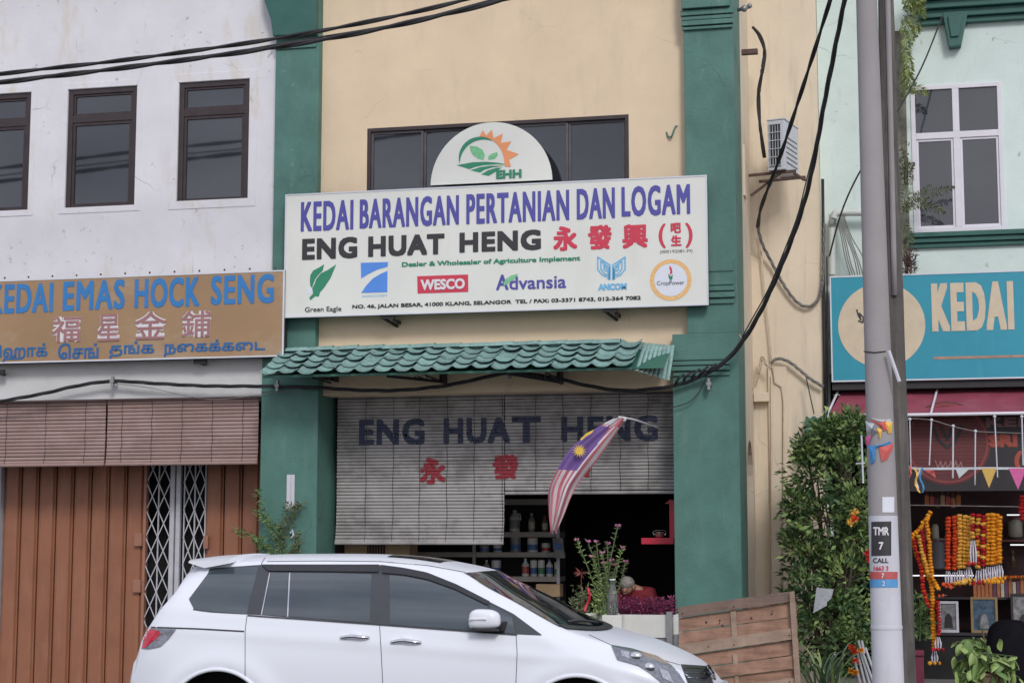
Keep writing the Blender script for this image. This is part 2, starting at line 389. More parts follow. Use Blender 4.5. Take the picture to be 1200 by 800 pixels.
def wallholes(mb, x0, x1, z0, z1, y0, y1, holes):
    """wall slab in the XZ plane with rectangular openings (x0,x1,z0,z1) and their reveals"""
    xs = sorted({x0, x1, *[h[0] for h in holes], *[h[1] for h in holes]}); zs = sorted({z0, z1, *[h[2] for h in holes], *[h[3] for h in holes]})
    ish = lambda x, z: any(h[0] < x < h[1] and h[2] < z < h[3] for h in holes)
    for i in range(len(xs)-1):
        for j in range(len(zs)-1):
            a, b, c, d = xs[i], xs[i+1], zs[j], zs[j+1]
            if ish((a+b)/2, (c+d)/2): continue
            mb.add([(a,y0,c),(b,y0,c),(b,y0,d),(a,y0,d)], [(0,1,2,3)]); mb.add([(a,y1,c),(b,y1,c),(b,y1,d),(a,y1,d)], [(3,2,1,0)])
    for (a,b,c,d) in holes:
        mb.add([(a,y0,c),(b,y0,c),(b,y1,c),(a,y1,c),(a,y0,d),(b,y0,d),(b,y1,d),(a,y1,d)], [(0,1,2,3),(4,7,6,5),(0,3,7,4),(1,5,6,2)])
    mb.add([(x0,y0,z0),(x1,y0,z0),(x1,y1,z0),(x0,y1,z0),(x0,y0,z1),(x1,y0,z1),(x1,y1,z1),(x0,y1,z1)], [(0,3,2,1),(4,5,6,7),(0,4,7,3),(1,2,6,5)])
    return mb
def ring(mb, x0, x1, z0, z1, w, y0, y1):
    """rectangular frame, its four members butted end to end"""
    mb.box(x0, x0+w, y0, y1, z0, z1); mb.box(x1-w, x1, y0, y1, z0, z1); mb.box(x0+w, x1-w, y0, y1, z1-w, z1); mb.box(x0+w, x1-w, y0, y1, z0, z0+w); return mb

# ------------------------------------------------------------------ ground
struct('ground', MB().box(-600, 600, -600, 600, -1.2, -.30), 'soil_ground')
struct('road', MB().box(-300, 300, -17.6, -5.2, -.5, -.14), 'asphalt')
dash = MB()
for i in range(-20, 20): dash.box(i*6, i*6+2.6, -11.5, -11.38, -.15, -.136)
struct('lane_marking', dash, 'road_paint')
struct('pavement', MB().box(-60, 60, -5.05, 0, -.5, -.128), 'pavement')
struct('kerb', MB().box(-60, 60, -5.2, -5.05, -.5, -.12), 'kerb_stone', bev=.015)
struct('opposite_pavement', MB().box(-60, 60, -24, -17.6, -.3, .02), 'pavement')

# ------------------------------------------------------------------ left white shophouse
XL = -8.222                           # left edge of the green pillar at street level
XU0, XU1 = X(321, 200, .05), X(378, 200, .3)
TOP = 10.8
wh = thing('white_shophouse', 'weathered white painted shophouse on the left with brown folding doors and dark bronze windows', 'building', (-11, 1, 0))
wins = []
for q in ((-46, 113, 32, 250), (80, 107, 157, 246), (210, 96, 290, 238)):
    a = at(q[0], q[1], .15); b = at(q[2], q[3], .15); wins.append((a.x, b.x, b.z, a.z))
zt = sum(q[3] for q in wins)/3; zb_ = sum(q[2] for q in wins)/3
wins = [(q[0], q[1], zb_, zt) for q in wins]
mb = wallholes(MB(), -24, XU0, 3.74, TOP, .15, .40, wins)
part('wall', mb, 'white_paint_wall', wh)
part('lintel_beam', MB().box(-24, XL, .05, .149, 3.74, 4.36), 'lintel_white', wh, bev=.01)
part('parapet_eave', MB().box(-24, XU0-.32, -1.0, .6, TOP, TOP+.18), 'lintel_white', wh)  # unseen overhang above the view, deepened to shade the top of the wall
part('side_wall', MB().box(-24.2, -24.001, .15, 9, -.3, TOP), 'white_paint_wall', wh)
part('back_wall', MB().box(-24.001, XU0, 8.8, 9, -.3, TOP), 'white_paint_wall', wh)
part('roof', MB().box(-24.2, XU0, .61, 9.3, TOP+.0, TOP+.16), 'roof_clay', wh)
part('ceiling', MB().box(-24, XL, .41, 8.8, 3.76, 3.9), 'lintel_white', wh)
part('upper_room', MB().box(-23.9, XU0-.05, .9, .95, 4.1, TOP-.1), 'dark_interior', wh)
part('inner_wall', MB().box(-23.9, XL-.01, 1.6, 1.7, .12, 3.75), 'dark_interior', wh)
part('floor_slab', MB().box(-24, XL-.001, 0.001, 8.8, -.5, -.25), 'pavement', wh)
for i, (a, b, c, d) in enumerate(wins):
    sr = MB(); wd = .12 if i == 2 else .09
    ring(sr, a-wd, b+wd, c-wd*.3, d+wd, wd-.005, .141, .1495)
    part('window_surround', sr, 'white_paint_wall', wh, bev=.006)
    fr = ring(MB(), a+.003, b-.003, c+.003, d-.003, .07, .17, .25)
    zm = d - (d-c)*.245
    fr.box(a+.073, b-.073, .172, .25, zm-.05, zm+.05)
    f = part('window', fr, 'bronze_frame', wh, bev=.006)
    s1 = ring(MB(), a+.075, b-.075, zm+.052, d-.075, .028, .19, .24); part('sash', s1, 'bronze_frame', f)
    s2 = ring(MB(), a+.075, b-.075, c+.075, zm-.052, .04, .185, .24); part('sash', s2, 'bronze_frame', f)
    part('pane', MB().box(a+.103, b-.103, .212, .222, zm+.08, d-.103), 'dark_glass', f)
    part('pane', MB().box(a+.115, b-.115, .207, .217, c+.115, zm-.092), 'dark_glass', f)
# folding door panels behind the blinds, and the collapsible grille between them
DY = 1.0
xA, xB, xC, xD = X(2, 700, DY), X(168, 700, DY), X(240, 700, DY), X(306, 600, DY)
def ribpanel(name, x0, x1, z0=-.24, z1=3.5):
    w_ = x1-x0; pr = [(0,0),(.10,0),(.16,-.035),(.84,-.035),(.90,0),(.955,0),(.965,.03),(.985,.03),(1,0)]
    P = [[(x0+u*w_, DY+y, z) for z in (z0, z1)] for u, y in pr]
    mbb = MB().grid([[q[0] for q in P], [q[1] for q in P]]); return mbb
dr = part('folding_door', MB().box(-24, xA-.02, DY+.04, DY+.1, -.24, 3.6), 'door_edge_brown', wh)
n = 8; pw = (xB-xA)/n
for side, (s0, s1) in enumerate(((xA, xB), (xC, xD))):
    k = max(1, round((s1-s0)/pw)); ww = (s1-s0)/k
    me = mesh('door_panel', ribpanel('door_panel', 0, ww-.012), 'door_brown')
    for i in range(k): piece('door_panel', me, dr, (s0+i*ww, 0, 0))
part('door_stile', MB().box(xB-.005, xB+.035, DY-.06, DY+.03, -.24, 3.5), 'door_edge_brown', dr, bev=.004)
for pz in (632, 686):
    z = Z(160, pz, DY); part('door_hinge', MB().box(xB-.12, xB-.006, DY-.10, DY-.04, z-.09, z+.09), 'door_edge_brown', dr, bev=.01)
z = Z(240, 635, DY); part('door_hinge', MB().box(xC+.0, xC+.07, DY-.10, DY-.04, z-.09, z+.09), 'door_edge_brown', dr, bev=.01)
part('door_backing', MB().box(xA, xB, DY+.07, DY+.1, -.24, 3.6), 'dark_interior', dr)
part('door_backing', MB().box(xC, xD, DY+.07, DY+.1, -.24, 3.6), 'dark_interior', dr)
part('door_jamb', MB().box(xA-.09, xA-.02, DY-.1, DY+.03, -.24, 3.6), 'grille_white', dr, bev=.005)
gr = part('folding_grille', MB().box(xB+.04, xC, DY+.02, DY+.05, 3.42, 3.5), 'grille_white', wh)
for px0, px1 in ((168, 199), (212, 240)):
    a = X(px0, 650, DY)+.04; b = X(px1, 650, DY); nn_ = 2 if px0 < 200 else 2; cw = (b-a)/nn_
    for i in range(nn_+1):
        part('upright_bar', MB().box(a+i*cw-.008, a+i*cw+.008, DY-.02, DY, -.24, 3.42), 'grille_white', gr)
    hgt = .38
    for i in range(nn_):
        z = -.03
        while z < 3.4:
            part('lattice_bar', MB().bar((a+i*cw, DY-.028, z), (a+(i+1)*cw, DY-.028, z+hgt), .014, .006), 'grille_white', gr)
            part('lattice_bar', MB().bar((a+i*cw, DY-.036, z+hgt), (a+(i+1)*cw, DY-.036, z), .014, .006), 'grille_white', gr); z += hgt
for px in (202, 209):
    a = X(px, 650, DY); part('meeting_stile', MB().box(a-.032, a+.032, DY-.05, DY+.01, -.24, 3.5), 'grille_white', gr, bev=.005)
part('grille_lock', MB().box(X(205,735,DY)-.03, X(205,735,DY)+.03, DY-.09, DY-.05, Z(205,735,DY)-.04, Z(205,735,DY)+.04), 'grey_steel', gr, bev=.005)

def blind(label, x0, x1, ztop, zbot, y, m, pitch, cords, curl=0.):
    t = thing('roller_blind', label, 'blind', ((x0+x1)/2, y, zbot))
    me = mesh('slat', MB().grid([[(u*(x1-x0), -.006*math.sin(math.pi*v)*1.4-.001, v*pitch*.86) for u in (0, .33, .66, 1)] for v in (0, .2, .5, .8, 1)]), m)
    nsl = int((ztop-zbot)/pitch)
    for i in range(nsl):
        z = ztop-(i+1)*pitch
        f = max(0, 1-(z-zbot)/.35)
        o = piece('slat', me, t, (x0+rnd.uniform(-.002,.002), y - curl*f*f, z), (rnd.uniform(-.08,.08), rnd.uniform(-.0007,.0007), 0))
    part('head_rail', MB().box(x0, x1, y-.015, y+.03, ztop, ztop+.045), m, t)
    part('bottom_rail', MB().tube([(x0, y-curl, zbot), (x1, y-curl, zbot)], .022, 8), m, t)
    part('backing_cloth', MB().grid([[(x, y+.012-curl*max(0,1-(z-zbot)/.35)**2*.95, z) for x in (x0+.01, x1-.01)] for z in [zbot+.02+(ztop-zbot-.02)*i/24 for i in range(25)]]), 'dark_interior', t)
    for cx in cords:
        pts = [(cx+.006*math.sin(j*1.3+cx*9), y-.014-curl*max(0,1-(z-zbot)/.35)**2, z) for j, z in enumerate([zbot+(ztop-zbot)*i/14 for i in range(15)])]
        part('cord', MB().tube(pts, .004, 4), 'cord_dark', t)
    return t
BY = .10
def brb(label, px0, px1, pyb, n, y):
    a, b = X(px0, 500, y), X(px1, 500, y); zt_ = 3.72; zb2 = Z((px0+px1)/2, pyb, y)
    return blind(label, a, b, zt_, zb2, y, 'slat_brown', .05, [a+(b-a)*(i+.5)/n for i in range(n)], .02)
brb('faded brown slatted blind above the folding door, cut by the left edge of the photo', -60, 124, 545, 4, BY+.08)
brb('faded brown slatted blind beside the green pillar, above the white folding grille', 126, 303, 543, 5, BY+.06)

# gold sign
GY = -.2
def signbox(name, label, px, Y, th, m, cat='sign', edge='sign_edge', x0=None):
    a = at(px[0], px[1], Y); b = at(px[2], px[3], Y); xa = x0 if x0 is not None else a.x
    t = thing(name, label, cat, ((xa+b.x)/2, Y, b.z))
    part('panel', MB().box(xa+.02, b.x-.02, Y, Y+.02, b.z+.02, a.z-.02), m, t)
    part('casing', MB().box(xa, b.x, Y+.021, Y+th, b.z, a.z), 'sign_back', t)
    part('rim', ring(MB(), xa, b.x, b.z, a.z, .019, Y-.006, Y+.0205), edge, t)
    return t
g = signbox('shop_sign', 'faded gold brown sign board with blue KEDAI EMAS HOCK SENG lettering', (0, 328.5, 332, 417.5), GY, .14, 'print_gold_board', x0=-13.6)
def tp(body, bl, tr, Y, m, parent, off=0., fat=0., lift=.004, name='lettering', sp=1.):
    return part(name, text_px(body, bl, tr, Y, off, fat, lift, sp), m, parent)
tp('KEDAI', (-13, 368), (63, 331), GY, 'print_sky_letter', g, .0, .012, sp=1.12)
tp('EMAS', (73.5, 364.5), (147, 327), GY, 'print_sky_letter', g, .0, .012, sp=1.12)
tp('HOCK', (157.5, 361.5), (234.5, 324), GY, 'print_sky_letter', g, .0, .012, sp=1.12)
tp('SENG', (247, 357.5), (321.5, 320.5), GY, 'print_sky_letter', g, .0, .012, sp=1.12)
for ch, q in (('福', (61, 401, 95, 370)), ('星', (114, 400, 141, 367.5)), ('金', (158, 398, 195, 364.5)), ('鋪', (213, 395.5, 248, 363.5))):
    tp(ch, q[:2], q[2:], GY, 'print_white', g, .0, .028, .004, 'outline_character')
    tp(ch, q[:2], q[2:], GY, 'print_mauve', g, .0, .005, .010, 'character')
tp('ெஹாக்', (-12, 425), (56, 401), GY, 'print_tamil', g, .0, .006)
tp('ெசங்', (68, 421), (116, 401), GY, 'print_tamil', g, .0, .006)
tp('தங்க', (128, 420.5), (181, 399), GY, 'print_tamil', g, .0, .006)
tp('நைகக்கைட', (192, 418), (311, 396), GY, 'print_tamil', g, .0, .006)
for px in (-5, 232): 
    a = at(px, 424 if px > 0 else 436, GY); part('bracket', MB().bar((a.x, GY+.1, a.z-.01), (a.x, .06, a.z-.01), .03).box(a.x-.09, a.x+.09, GY+.06, GY+.1, a.z-.02, a.z+.04), 'black_steel', g)
boltm = mesh('bolt', MB().ball((0,0,0), .016, 6, 4), 'rust_steel')
for i in range(13): piece('bolt', boltm, g, (-12.3+i*.36, GY-.008, Z(332,314,GY)+.003))

# ------------------------------------------------------------------ centre shophouse: green pillars, cream wall
CX0, CX1 = XU1, X(803, 200, .3)
PXL1 = X(371, 600, 0); PXR0 = X(790, 600, 0); PXR1 = X(868, 600, 0)
ch = thing('cream_shophouse', 'cream shophouse in the middle with tall green pillars and an open dark shopfront', 'building', (-5, 1, 0))
UW = [at(433, 153.5, .3), at(738, 135.5, .3)]; uz0 = 6.1; uz1 = (UW[0].z+UW[1].z)/2
part('wall', wallholes(MB(), XU0+.02, -1.864+.0, 3.745, TOP+.4, .2, .55, [(UW[0].x, UW[1].x, uz0, uz1)]), 'cream_wall', ch)
part('roof', MB().box(XU0, -1.5, -.5, 9.3, TOP+.4, TOP+.6), 'roof_clay', ch)
def px_pillar(name, x0, x1, y0, y1, z0, z1): return part(name, MB().box(x0, x1, y0, y1, z0, z1), 'green_paint', ch, bev=.012)
px_pillar('pillar', XL, PXL1, 0, .79, -.3, 4.38)
px_pillar('pillar', XU0, X(372,200,.05), .05, .299, 4.381, TOP+.4)
px_pillar('pillar', PXR0, PXR1, 0, 1.0, -.3, 4.42)
RX0, RX1 = X(803, 200, .02), X(860, 100, .02)
px_pillar('pillar', RX0, PXR1, .02, 1.0, 4.421, TOP+.4)
# mouldings
def moulding(x0, x1, ys, zs_, nm='moulding'):
    m_ = MB(); 
    for (za, zb, pr) in zs_: m_.box(x0-pr*.4, x1+pr*.4, ys-pr, ys-.001, za, zb)
    return part(nm, m_, 'green_paint', ch, bev=.006)
def zz(px, py): return Z(px, py, 0)
moulding(RX0, RX1-.02, .02, [(zz(830,34), zz(830,31), .04), (zz(830,29.5), zz(830,24), .06), (zz(830,23), zz(830,19), .05), (zz(830,18), zz(830,12), .07)])
moulding(RX0+.02, RX1-.05, .02, [(zz(830,356), zz(830,351), .03), (zz(830,349), zz(830,343), .06), (zz(830,341), zz(830,336), .045), (zz(830,334), zz(830,331), .02), (zz(830,318), zz(830,305), .015)])
moulding(PXR0+.02, PXR1-.12, 0, [(zz(830,440), zz(830,436), .03), (zz(830,434), zz(830,429), .055), (zz(830,427.5), zz(830,423), .05), (zz(830,421.5), zz(830,417), .03)])
lx0, lx1 = XU0, X(372,200,.05)
moulding(lx0, lx1-.05, .05, [(Z(345,56,0), Z(345,52,0), .03)])
# left capital, flaring to the left as it rises
c0, c1 = at(322, 44, -.02), at(311, 0, -.02)
part('capital', MB().prism([(c0.x, c0.z), (lx1-.01, c0.z), (lx1-.01, TOP+.3), (c1.x-.13, TOP+.3), (c1.x, c1.z), (c0.x-.03, (c0.z+c1.z)/2-.05)], -.10, .049), 'dark_green_paint', ch, bev=.01)
part('capital', MB().box(RX0-.01, RX1-.03, -.10, .019, zz(830,11), TOP+.3), 'green_paint', ch, bev=.01)
# upper window with four panes
f = MB(); a, b = UW[0].x, UW[1].x
ring(f, a, b, uz0, uz1, .05, .20, .30)
xm = X(598, 150, .35); f.box(xm-.04, xm+.04, .202, .3, uz0+.05, uz1-.05)
wn = part('window', f, 'bronze_frame', ch, bev=.005)
ed = [a+.05, X(499, 180, .35), xm-.04, xm+.04, X(668, 170, .35), b-.05]
for i, (p, q) in enumerate(((0,1),(1,2),(3,4),(4,5))):
    s_ = ring(MB(), ed[p]+.002, ed[q]-.002, uz0+.052, uz1-.052, .03, .23+.02*(i%2), .28); part('sash', s_, 'sill_frame_grey', wn)
    part('pane', MB().box(ed[p]+.03, ed[q]-.03, .25+.02*(i%2), .258+.02*(i%2), uz0+.08, uz1-.08), 'dark_glass', wn)
part('upper_room', MB().box(XU0+.1, -2.2, 1.2, 1.25, 4.1, TOP), 'dark_interior', ch)
# shop interior: lintel underside, side walls, back wall, ceiling, floor
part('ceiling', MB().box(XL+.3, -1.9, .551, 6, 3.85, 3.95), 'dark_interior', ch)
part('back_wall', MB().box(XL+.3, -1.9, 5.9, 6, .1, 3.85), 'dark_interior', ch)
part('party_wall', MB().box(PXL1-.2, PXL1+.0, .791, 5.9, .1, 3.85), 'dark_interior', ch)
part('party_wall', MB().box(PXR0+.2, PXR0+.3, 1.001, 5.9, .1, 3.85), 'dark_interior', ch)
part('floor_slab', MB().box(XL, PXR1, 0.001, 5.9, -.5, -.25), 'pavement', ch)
# side return with the arch of the covered walkway, then a wall facing the street
SX = PXR1-.004; FY = 2.4; FX1 = X(964, 400, FY)
arch = []; za = Z(885, 521, 1.5)
for i in range(13):
    t_ = math.pi*i/12; arch.append((1.62+.52*math.cos(t_), za-.55+.62*math.sin(t_)))
sw = MB()
poly = [(1.001, .1), (1.10, .1)] + [(1.10, arch[-1][1])] + arch[::-1] + [(2.14, .1), (FY, .1), (FY, TOP), (1.001, TOP)]
tr = tessellate_polygon([[Vector((p[0], p[1], 0)) for p in poly]]); n = len(poly)
sw.add([(SX, p[0], p[1]) for p in poly]+[(SX-.3, p[0], p[1]) for p in poly], [tuple(t) for t in tr]+[tuple(i+n for i in t) for t in tr]+[(i,(i+1)%n,(i+1)%n+n,i+n) for i in range(n)])
part('side_wall', sw, 'side_cream_wall', ch)
part('street_facing_wall', MB().box(SX-.3, FX1, FY+.001, FY+.3, -.3, TOP), 'side_cream_wall', ch)
part('side_wall', MB().box(FX1-.2, FX1-.001, FY+.301, 9, -.3, TOP), 'side_cream_wall', ch)
pa, pb_ = X(903, 600, FY), X(925, 600, FY)
part('pilaster', MB().box(pa, pb_, FY-.05, FY, -.3, Z(910, 430, FY)), 'side_cream_wall', ch, bev=.01)
la, lb = at(879, 461, FY), at(902, 471, FY); part('ledge', MB().box(SX+.01, lb.x, FY-.14, FY, lb.z, la.z), 'side_cream_wall', ch, bev=.01)

# disc sign and main sign
MY = -.16
ms = signbox('main_shop_sign', 'long white sign board with blue KEDAI BARANGAN lettering fixed across the cream wall', (334.5, 228, 830.5, 357.5), MY, .09, 'sign_white')
tp('KEDAI', (352.5, 271.5), (414.5, 234), MY, 'print_blue', ms, .0, .010, sp=1.14)
tp('BARANGAN', (421.5, 268.5), (538, 228.3), MY, 'print_blue', ms, .0, .010, sp=1.14)
tp('PERTANIAN', (546.5, 263), (667, 222.2), MY, 'print_blue', ms, .0, .010, sp=1.14)
tp('DAN', (676, 257.5), (720.5, 219.5), MY, 'print_blue', ms, .0, .010, sp=1.14)
tp('LOGAM', (728.5, 254.5), (808.5, 215.3), MY, 'print_blue', ms, .0, .010, sp=1.14)
tp('ENG', (354, 305), (419, 277.2), MY, 'print_black', ms, .0, .017, sp=1.12)
tp('HUAT', (431.5, 301.5), (521, 273.5), MY, 'print_black', ms, .0, .017, sp=1.12)
tp('HENG', (538.5, 296.5), (634, 268.7), MY, 'print_black', ms, .0, .017, sp=1.12)
for c_, q in (('永', (648.5, 294.5, 676.5, 264.5)), ('發', (689, 293, 717, 263)), ('興', (729.5, 291.5, 759, 262)), ('(', (772, 291, 780, 262)), ('吧', (786, 273.5, 798, 261)), ('生', (786.5, 288.5, 798.5, 275.5)), (')', (803.5, 290.5, 811.5, 261))):
    tp(c_, q[:2], q[2:], MY, 'print_red', ms, .0, .012 if c_ in '永發興' else .006)
tp('(000192081-M)', (773.5, 298), (811.5, 292), MY, 'print_black', ms, .0, .0)
tp('Dealer & Wholesaler of Agriculture Implement', (471, 314.5), (680, 299.5), MY, 'print_green', ms, .0, .004)
tp('NO. 46, JALAN BESAR, 41000 KLANG, SELANGOR  TEL / FAX: 03-3371 8743, 012-364 7082', (413, 363), (751, 346.5), MY, 'print_black', ms, .0, .003)
e = lambda x, y: (330+x/4.447, 200+y/4.447)
eg = poly_px([e(*p) for p in ((222,488),(215,520),(190,545),(178,560),(165,590),(160,612),(150,600),(148,575),(150,545),(165,520),(195,505))], MY)
eb = poly_px([e(*p) for p in ((285,488),(272,520),(255,560),(235,590),(222,610),(200,635),(195,655),(175,655),(150,675),(145,660),(165,640),(160,615),(172,590),(182,562),(205,535),(245,515))], MY)
eg.add(eb.v, eb.f); part('green_bird_emblem', eg, 'print_green', ms)
part('bird_head', poly_px([e(*p) for p in ((138,612),(160,612),(165,630),(150,645),(132,635))], MY), 'print_pale', ms)
tp('Green Eagle', e(122, 745), e(312, 705), MY, 'print_black', ms, .0, .001)
sq = [e(413,480), e(555,476), e(553,500), e(500,515), e(450,540), e(415,562)]
part('blue_square_emblem', poly_px(sq, MY), 'print_azure', ms)
part('blue_square_emblem', poly_px([e(552,522), e(551,633), e(415,637), e(440,600), (e(475,562)), e(515,538)], MY), 'print_azure', ms)
tp('AGRICHEM', e(418, 660), e(548, 645), MY, 'print_cyan', ms)
part('red_plate', poly_px([(489, 323.6), (548.6, 321.6), (548.8, 342), (489.4, 344)], MY), 'print_red', ms)
tp('WESCO', (493, 340.3), (545, 326), MY, 'print_white', ms, .02, .004, .009)
tp('A', (581.5, 340), (596, 321.5), MY, 'print_blue', ms, .0, .006); tp('dvansia', (597, 339.7), (663.5, 322), MY, 'print_blue', ms, .0, .004)
part('leaf_emblem', poly_px([(590, 332), (594, 326), (600, 322.5), (607, 321), (603, 327), (597, 331), (591, 335)], MY, .008), 'print_leaf', ms)
z3 = lambda x, y: (680+x/4.706, 200+y/4.706)
def line_px(pts, w_, Y, lift=.005):
    m_ = MB(); P = [at(*p, Y) for p in pts]
    for i in range(len(P)-1):
        d = (P[i+1]-P[i]).normalized(); nn = Vector((-d.z, 0, d.x))*w_/2; y = Y-lift-.0003*(i%2)
        m_.add([P[i]-nn-d*w_*.3+Vector((0,y-Y,0)), P[i+1]-nn+d*w_*.3+Vector((0,y-Y,0)), P[i+1]+nn+d*w_*.3+Vector((0,y-Y,0)), P[i]+nn-d*w_*.3+Vector((0,y-Y,0))], [(0,1,2,3)])
    return m_
lg = MB()
for sgn in (-1, 1):
    for k in (0, 1, 2):
        o_ = k*17; pts = [z3(172+sgn*(75-o_), 476+o_*1.3), z3(172+sgn*(75-o_), 545-k*4), z3(172+sgn*(50-k*10), 575-k*8), z3(172+sgn*(28-k*6), 585-k*9)] if k < 2 else [z3(172+sgn*40, 515), z3(172+sgn*40, 545), z3(172+sgn*26, 555)]
        q = line_px(pts, .018, MY); lg.add(q.v, q.f)
        q = line_px([z3(172+sgn*(75-o_), 476+o_*1.3), z3(172+sgn*(8+k*5), 520+k*14), z3(172+sgn*(8+k*5), 600-k*2)], .018, MY, .006); lg.add(q.v, q.f)
part('blue_line_emblem', lg, 'print_cyan', ms)
tp('ANCOM', (701, 340.5), (734.5, 331.5), MY, 'print_cyan', ms, .02, .004)
cc = at(786, 328, MY); rr = .265
def disc(c, r0, r1, y, n=48):
    m_ = MB(); 
    if r0: m_.add([(c.x+r*math.cos(2*math.pi*k/n), y, c.z+r*math.sin(2*math.pi*k/n)) for r in (r0, r1) for k in range(n)], [(k, (k+1)%n, (k+1)%n+n, k+n) for k in range(n)])
    else: m_.add([(c.x+r1*math.cos(2*math.pi*k/n), y, c.z+r1*math.sin(2*math.pi*k/n)) for k in range(n)], [tuple(range(n))])
    return m_
part('orange_ring', disc(cc, .212, rr, MY-.004), 'print_ring', ms); part('pale_disc', disc(cc, 0, .21, MY-.004), 'print_pale', ms)
tp('CropPower', (770, 336), (802, 328.5), MY, 'print_black', ms, .0, .0, .008)
part('flame_emblem', poly_px([(785, 311), (787.5, 315), (788, 320), (785, 322.5), (785.6, 317), (784.4, 314)], MY, .008), 'print_red', ms)
part('leaf_emblem', poly_px([(783, 321), (786, 324), (788.5, 321.5), (788, 327), (786, 329), (784, 326)], MY, .008), 'print_green', ms)
for px in (456, 717):
    a = at(px, 370 if px < 600 else 362, MY); m_ = MB().box(a.x-.13, a.x+.06, MY+.03, MY+.08, a.z-.03, a.z+.03).bar((a.x+.04, MY+.1, a.z-.05), (a.x+.04, .3, a.z-.05), .04).bar((a.x-.1, MY+.06, a.z-.02), (a.x+.04, .29, a.z-.12), .03)
    part('bracket', m_, 'black_steel', ms)
DYS = -.13
dcen = at(575.3, 215, DYS); drad = at(575.3, 215, DYS).x - at(504.6, 215, DYS).x
ds = thing('round_sign', 'white half round sign with orange sun logo above the long white board', 'sign', (dcen.x, DYS, dcen.z))
zlow = Z(575, 216, MY)+.03
def cut(r): return [(dcen.x+r*math.cos(t), max(dcen.z+r*math.sin(t), zlow)) for t in [math.pi*i/40 for i in range(41)]] + [(dcen.x-r, zlow), (dcen.x+r, zlow)]
cp = cut(drad)[:41]
part('panel', MB().prism([(p[0], p[1]) for p in cp], DYS, DYS+.02), 'sign_white', ds)
part('casing', MB().prism([(p[0], p[1]) for p in cp], DYS+.021, DYS+.08), 'sign_back', ds)
q2 = lambda x, y: (500+x/7.5, 135+y/7.5)
def arcband(cx, cy, r_a, r_b, a0, a1, taper, n=22):
    o1 = []; o2 = []
    for i in range(n+1):
        t = R(a0+(a1-a0)*i/n); w_ = (r_b-r_a)/2*(1-taper*abs(2*i/n-1)**2); rm = (r_a+r_b)/2
        o1.append((cx+(rm+w_)*math.cos(t), cy-(rm+w_)*math.sin(t))); o2.append((cx+(rm-w_)*math.cos(t), cy-(rm-w_)*math.sin(t)))
    return [q2(*p) for p in o1+o2[::-1]]
part('green_arc', poly_px(arcband(485, 400, 178, 214, 187, 62, .95), DYS), 'print_green', ds)
spk = []
for i, (t, ro) in enumerate(((95, 215),(88,268),(80,222),(72,285),(62,222),(52,300),(43,228),(33,310),(24,235),(10,330),(2,240),(-12,262),(-14,210))):
    spk.append(q2(485+ro*math.cos(R(t)), 400-ro*math.sin(R(t))))
spk += [q2(485+r*math.cos(R(t)), 400-r*math.sin(R(t))) for r, t in ((205,-10),(196,10),(196,28),(198,45),(203,62),(208,80),(212,94))]
part('orange_sun', poly_px(spk, DYS, .006), 'print_orange', ds)
part('leaf_emblem', poly_px([q2(*p) for p in ((380,270),(440,275),(490,305),(512,350),(500,395),(455,385),(405,350),(385,310))], DYS), 'print_leaf', ds)
part('leaf_emblem', poly_px([q2(*p) for p in ((620,325),(625,355),(600,385),(545,395),(540,365),(570,340))], DYS), 'print_leaf', ds)
part('field_stripe', poly_px([q2(*p) for p in ((265,440),(400,415),(520,410),(620,418),(740,440),(620,432),(500,440),(430,455),(375,475))], DYS), 'print_green', ds)
part('field_stripe', poly_px([q2(*p) for p in ((385,485),(470,458),(560,445),(680,445),(580,460),(510,480),(470,505))], DYS), 'print_green', ds)
part('field_stripe', poly_px([q2(*p) for p in ((480,520),(540,485),(620,462),(660,462),(620,490),(570,520),(545,535))], DYS), 'print_green', ds)
tp('EHH', q2(612, 562), q2(835, 475), DYS, 'print_green', ds, .0, .008, .008)
part('strut', MB().bar((dcen.x-.4, DYS+.08, zlow+.2), (dcen.x-.4, .3, zlow+.2), .03).bar((dcen.x+.4, DYS+.08, zlow+.2), (dcen.x+.4, .3, zlow+.2), .03), 'black_steel', ds)
# ------------------------------------------------------------------ tiled awning over the shopfront
AW0, AW1 = X(306, 433, -.85), X(742, 433, -.85); azl = Z(520, 433.5, -.85); azh = Z(520, 406, -.15)
aw = thing('tiled_awning', 'narrow green clay tile awning under the white sign board', 'awning', ((AW0+AW1)/2, 0, azl))
YB, YF = -.02, -.85
ncol, nrow = 19, 4; cw = (AW1-AW0)/ncol; slope = (azh-azl)
tm = MB(); P = []
for j in range(6):
    v = j/5
    P.append([(u*cw, (v-.15)*(YF-YB)/nrow*1.2, -(v-.15)*slope/nrow*1.15 + .034*(math.exp(-(u/.16)**2)+math.exp(-((1-u)/.16)**2)) - .008*math.sin(math.pi*u)**2 + .024*v*v) for u in [k/14 for k in range(15)]])
tm.grid(P); last = P[-1]; tm.grid([last, [(p[0], p[1]+.004, p[2]-.014) for p in last], [(p[0], p[1]-.06, p[2]-.022) for p in last]])
tmesh = mesh('roof_tile', tm, 'tile_green', smooth=40)
for c_ in range(ncol):
    for r_ in range(nrow):
        f0 = r_/nrow; piece('roof_tile', tmesh, aw, (AW0+c_*cw, YB+(YF-YB)*f0+rnd.uniform(-.008,.008), azh-slope*f0+rnd.uniform(-.006,.006)), (rnd.uniform(-.05,.05), rnd.uniform(-.03,.03), rnd.uniform(-.02,.02)))
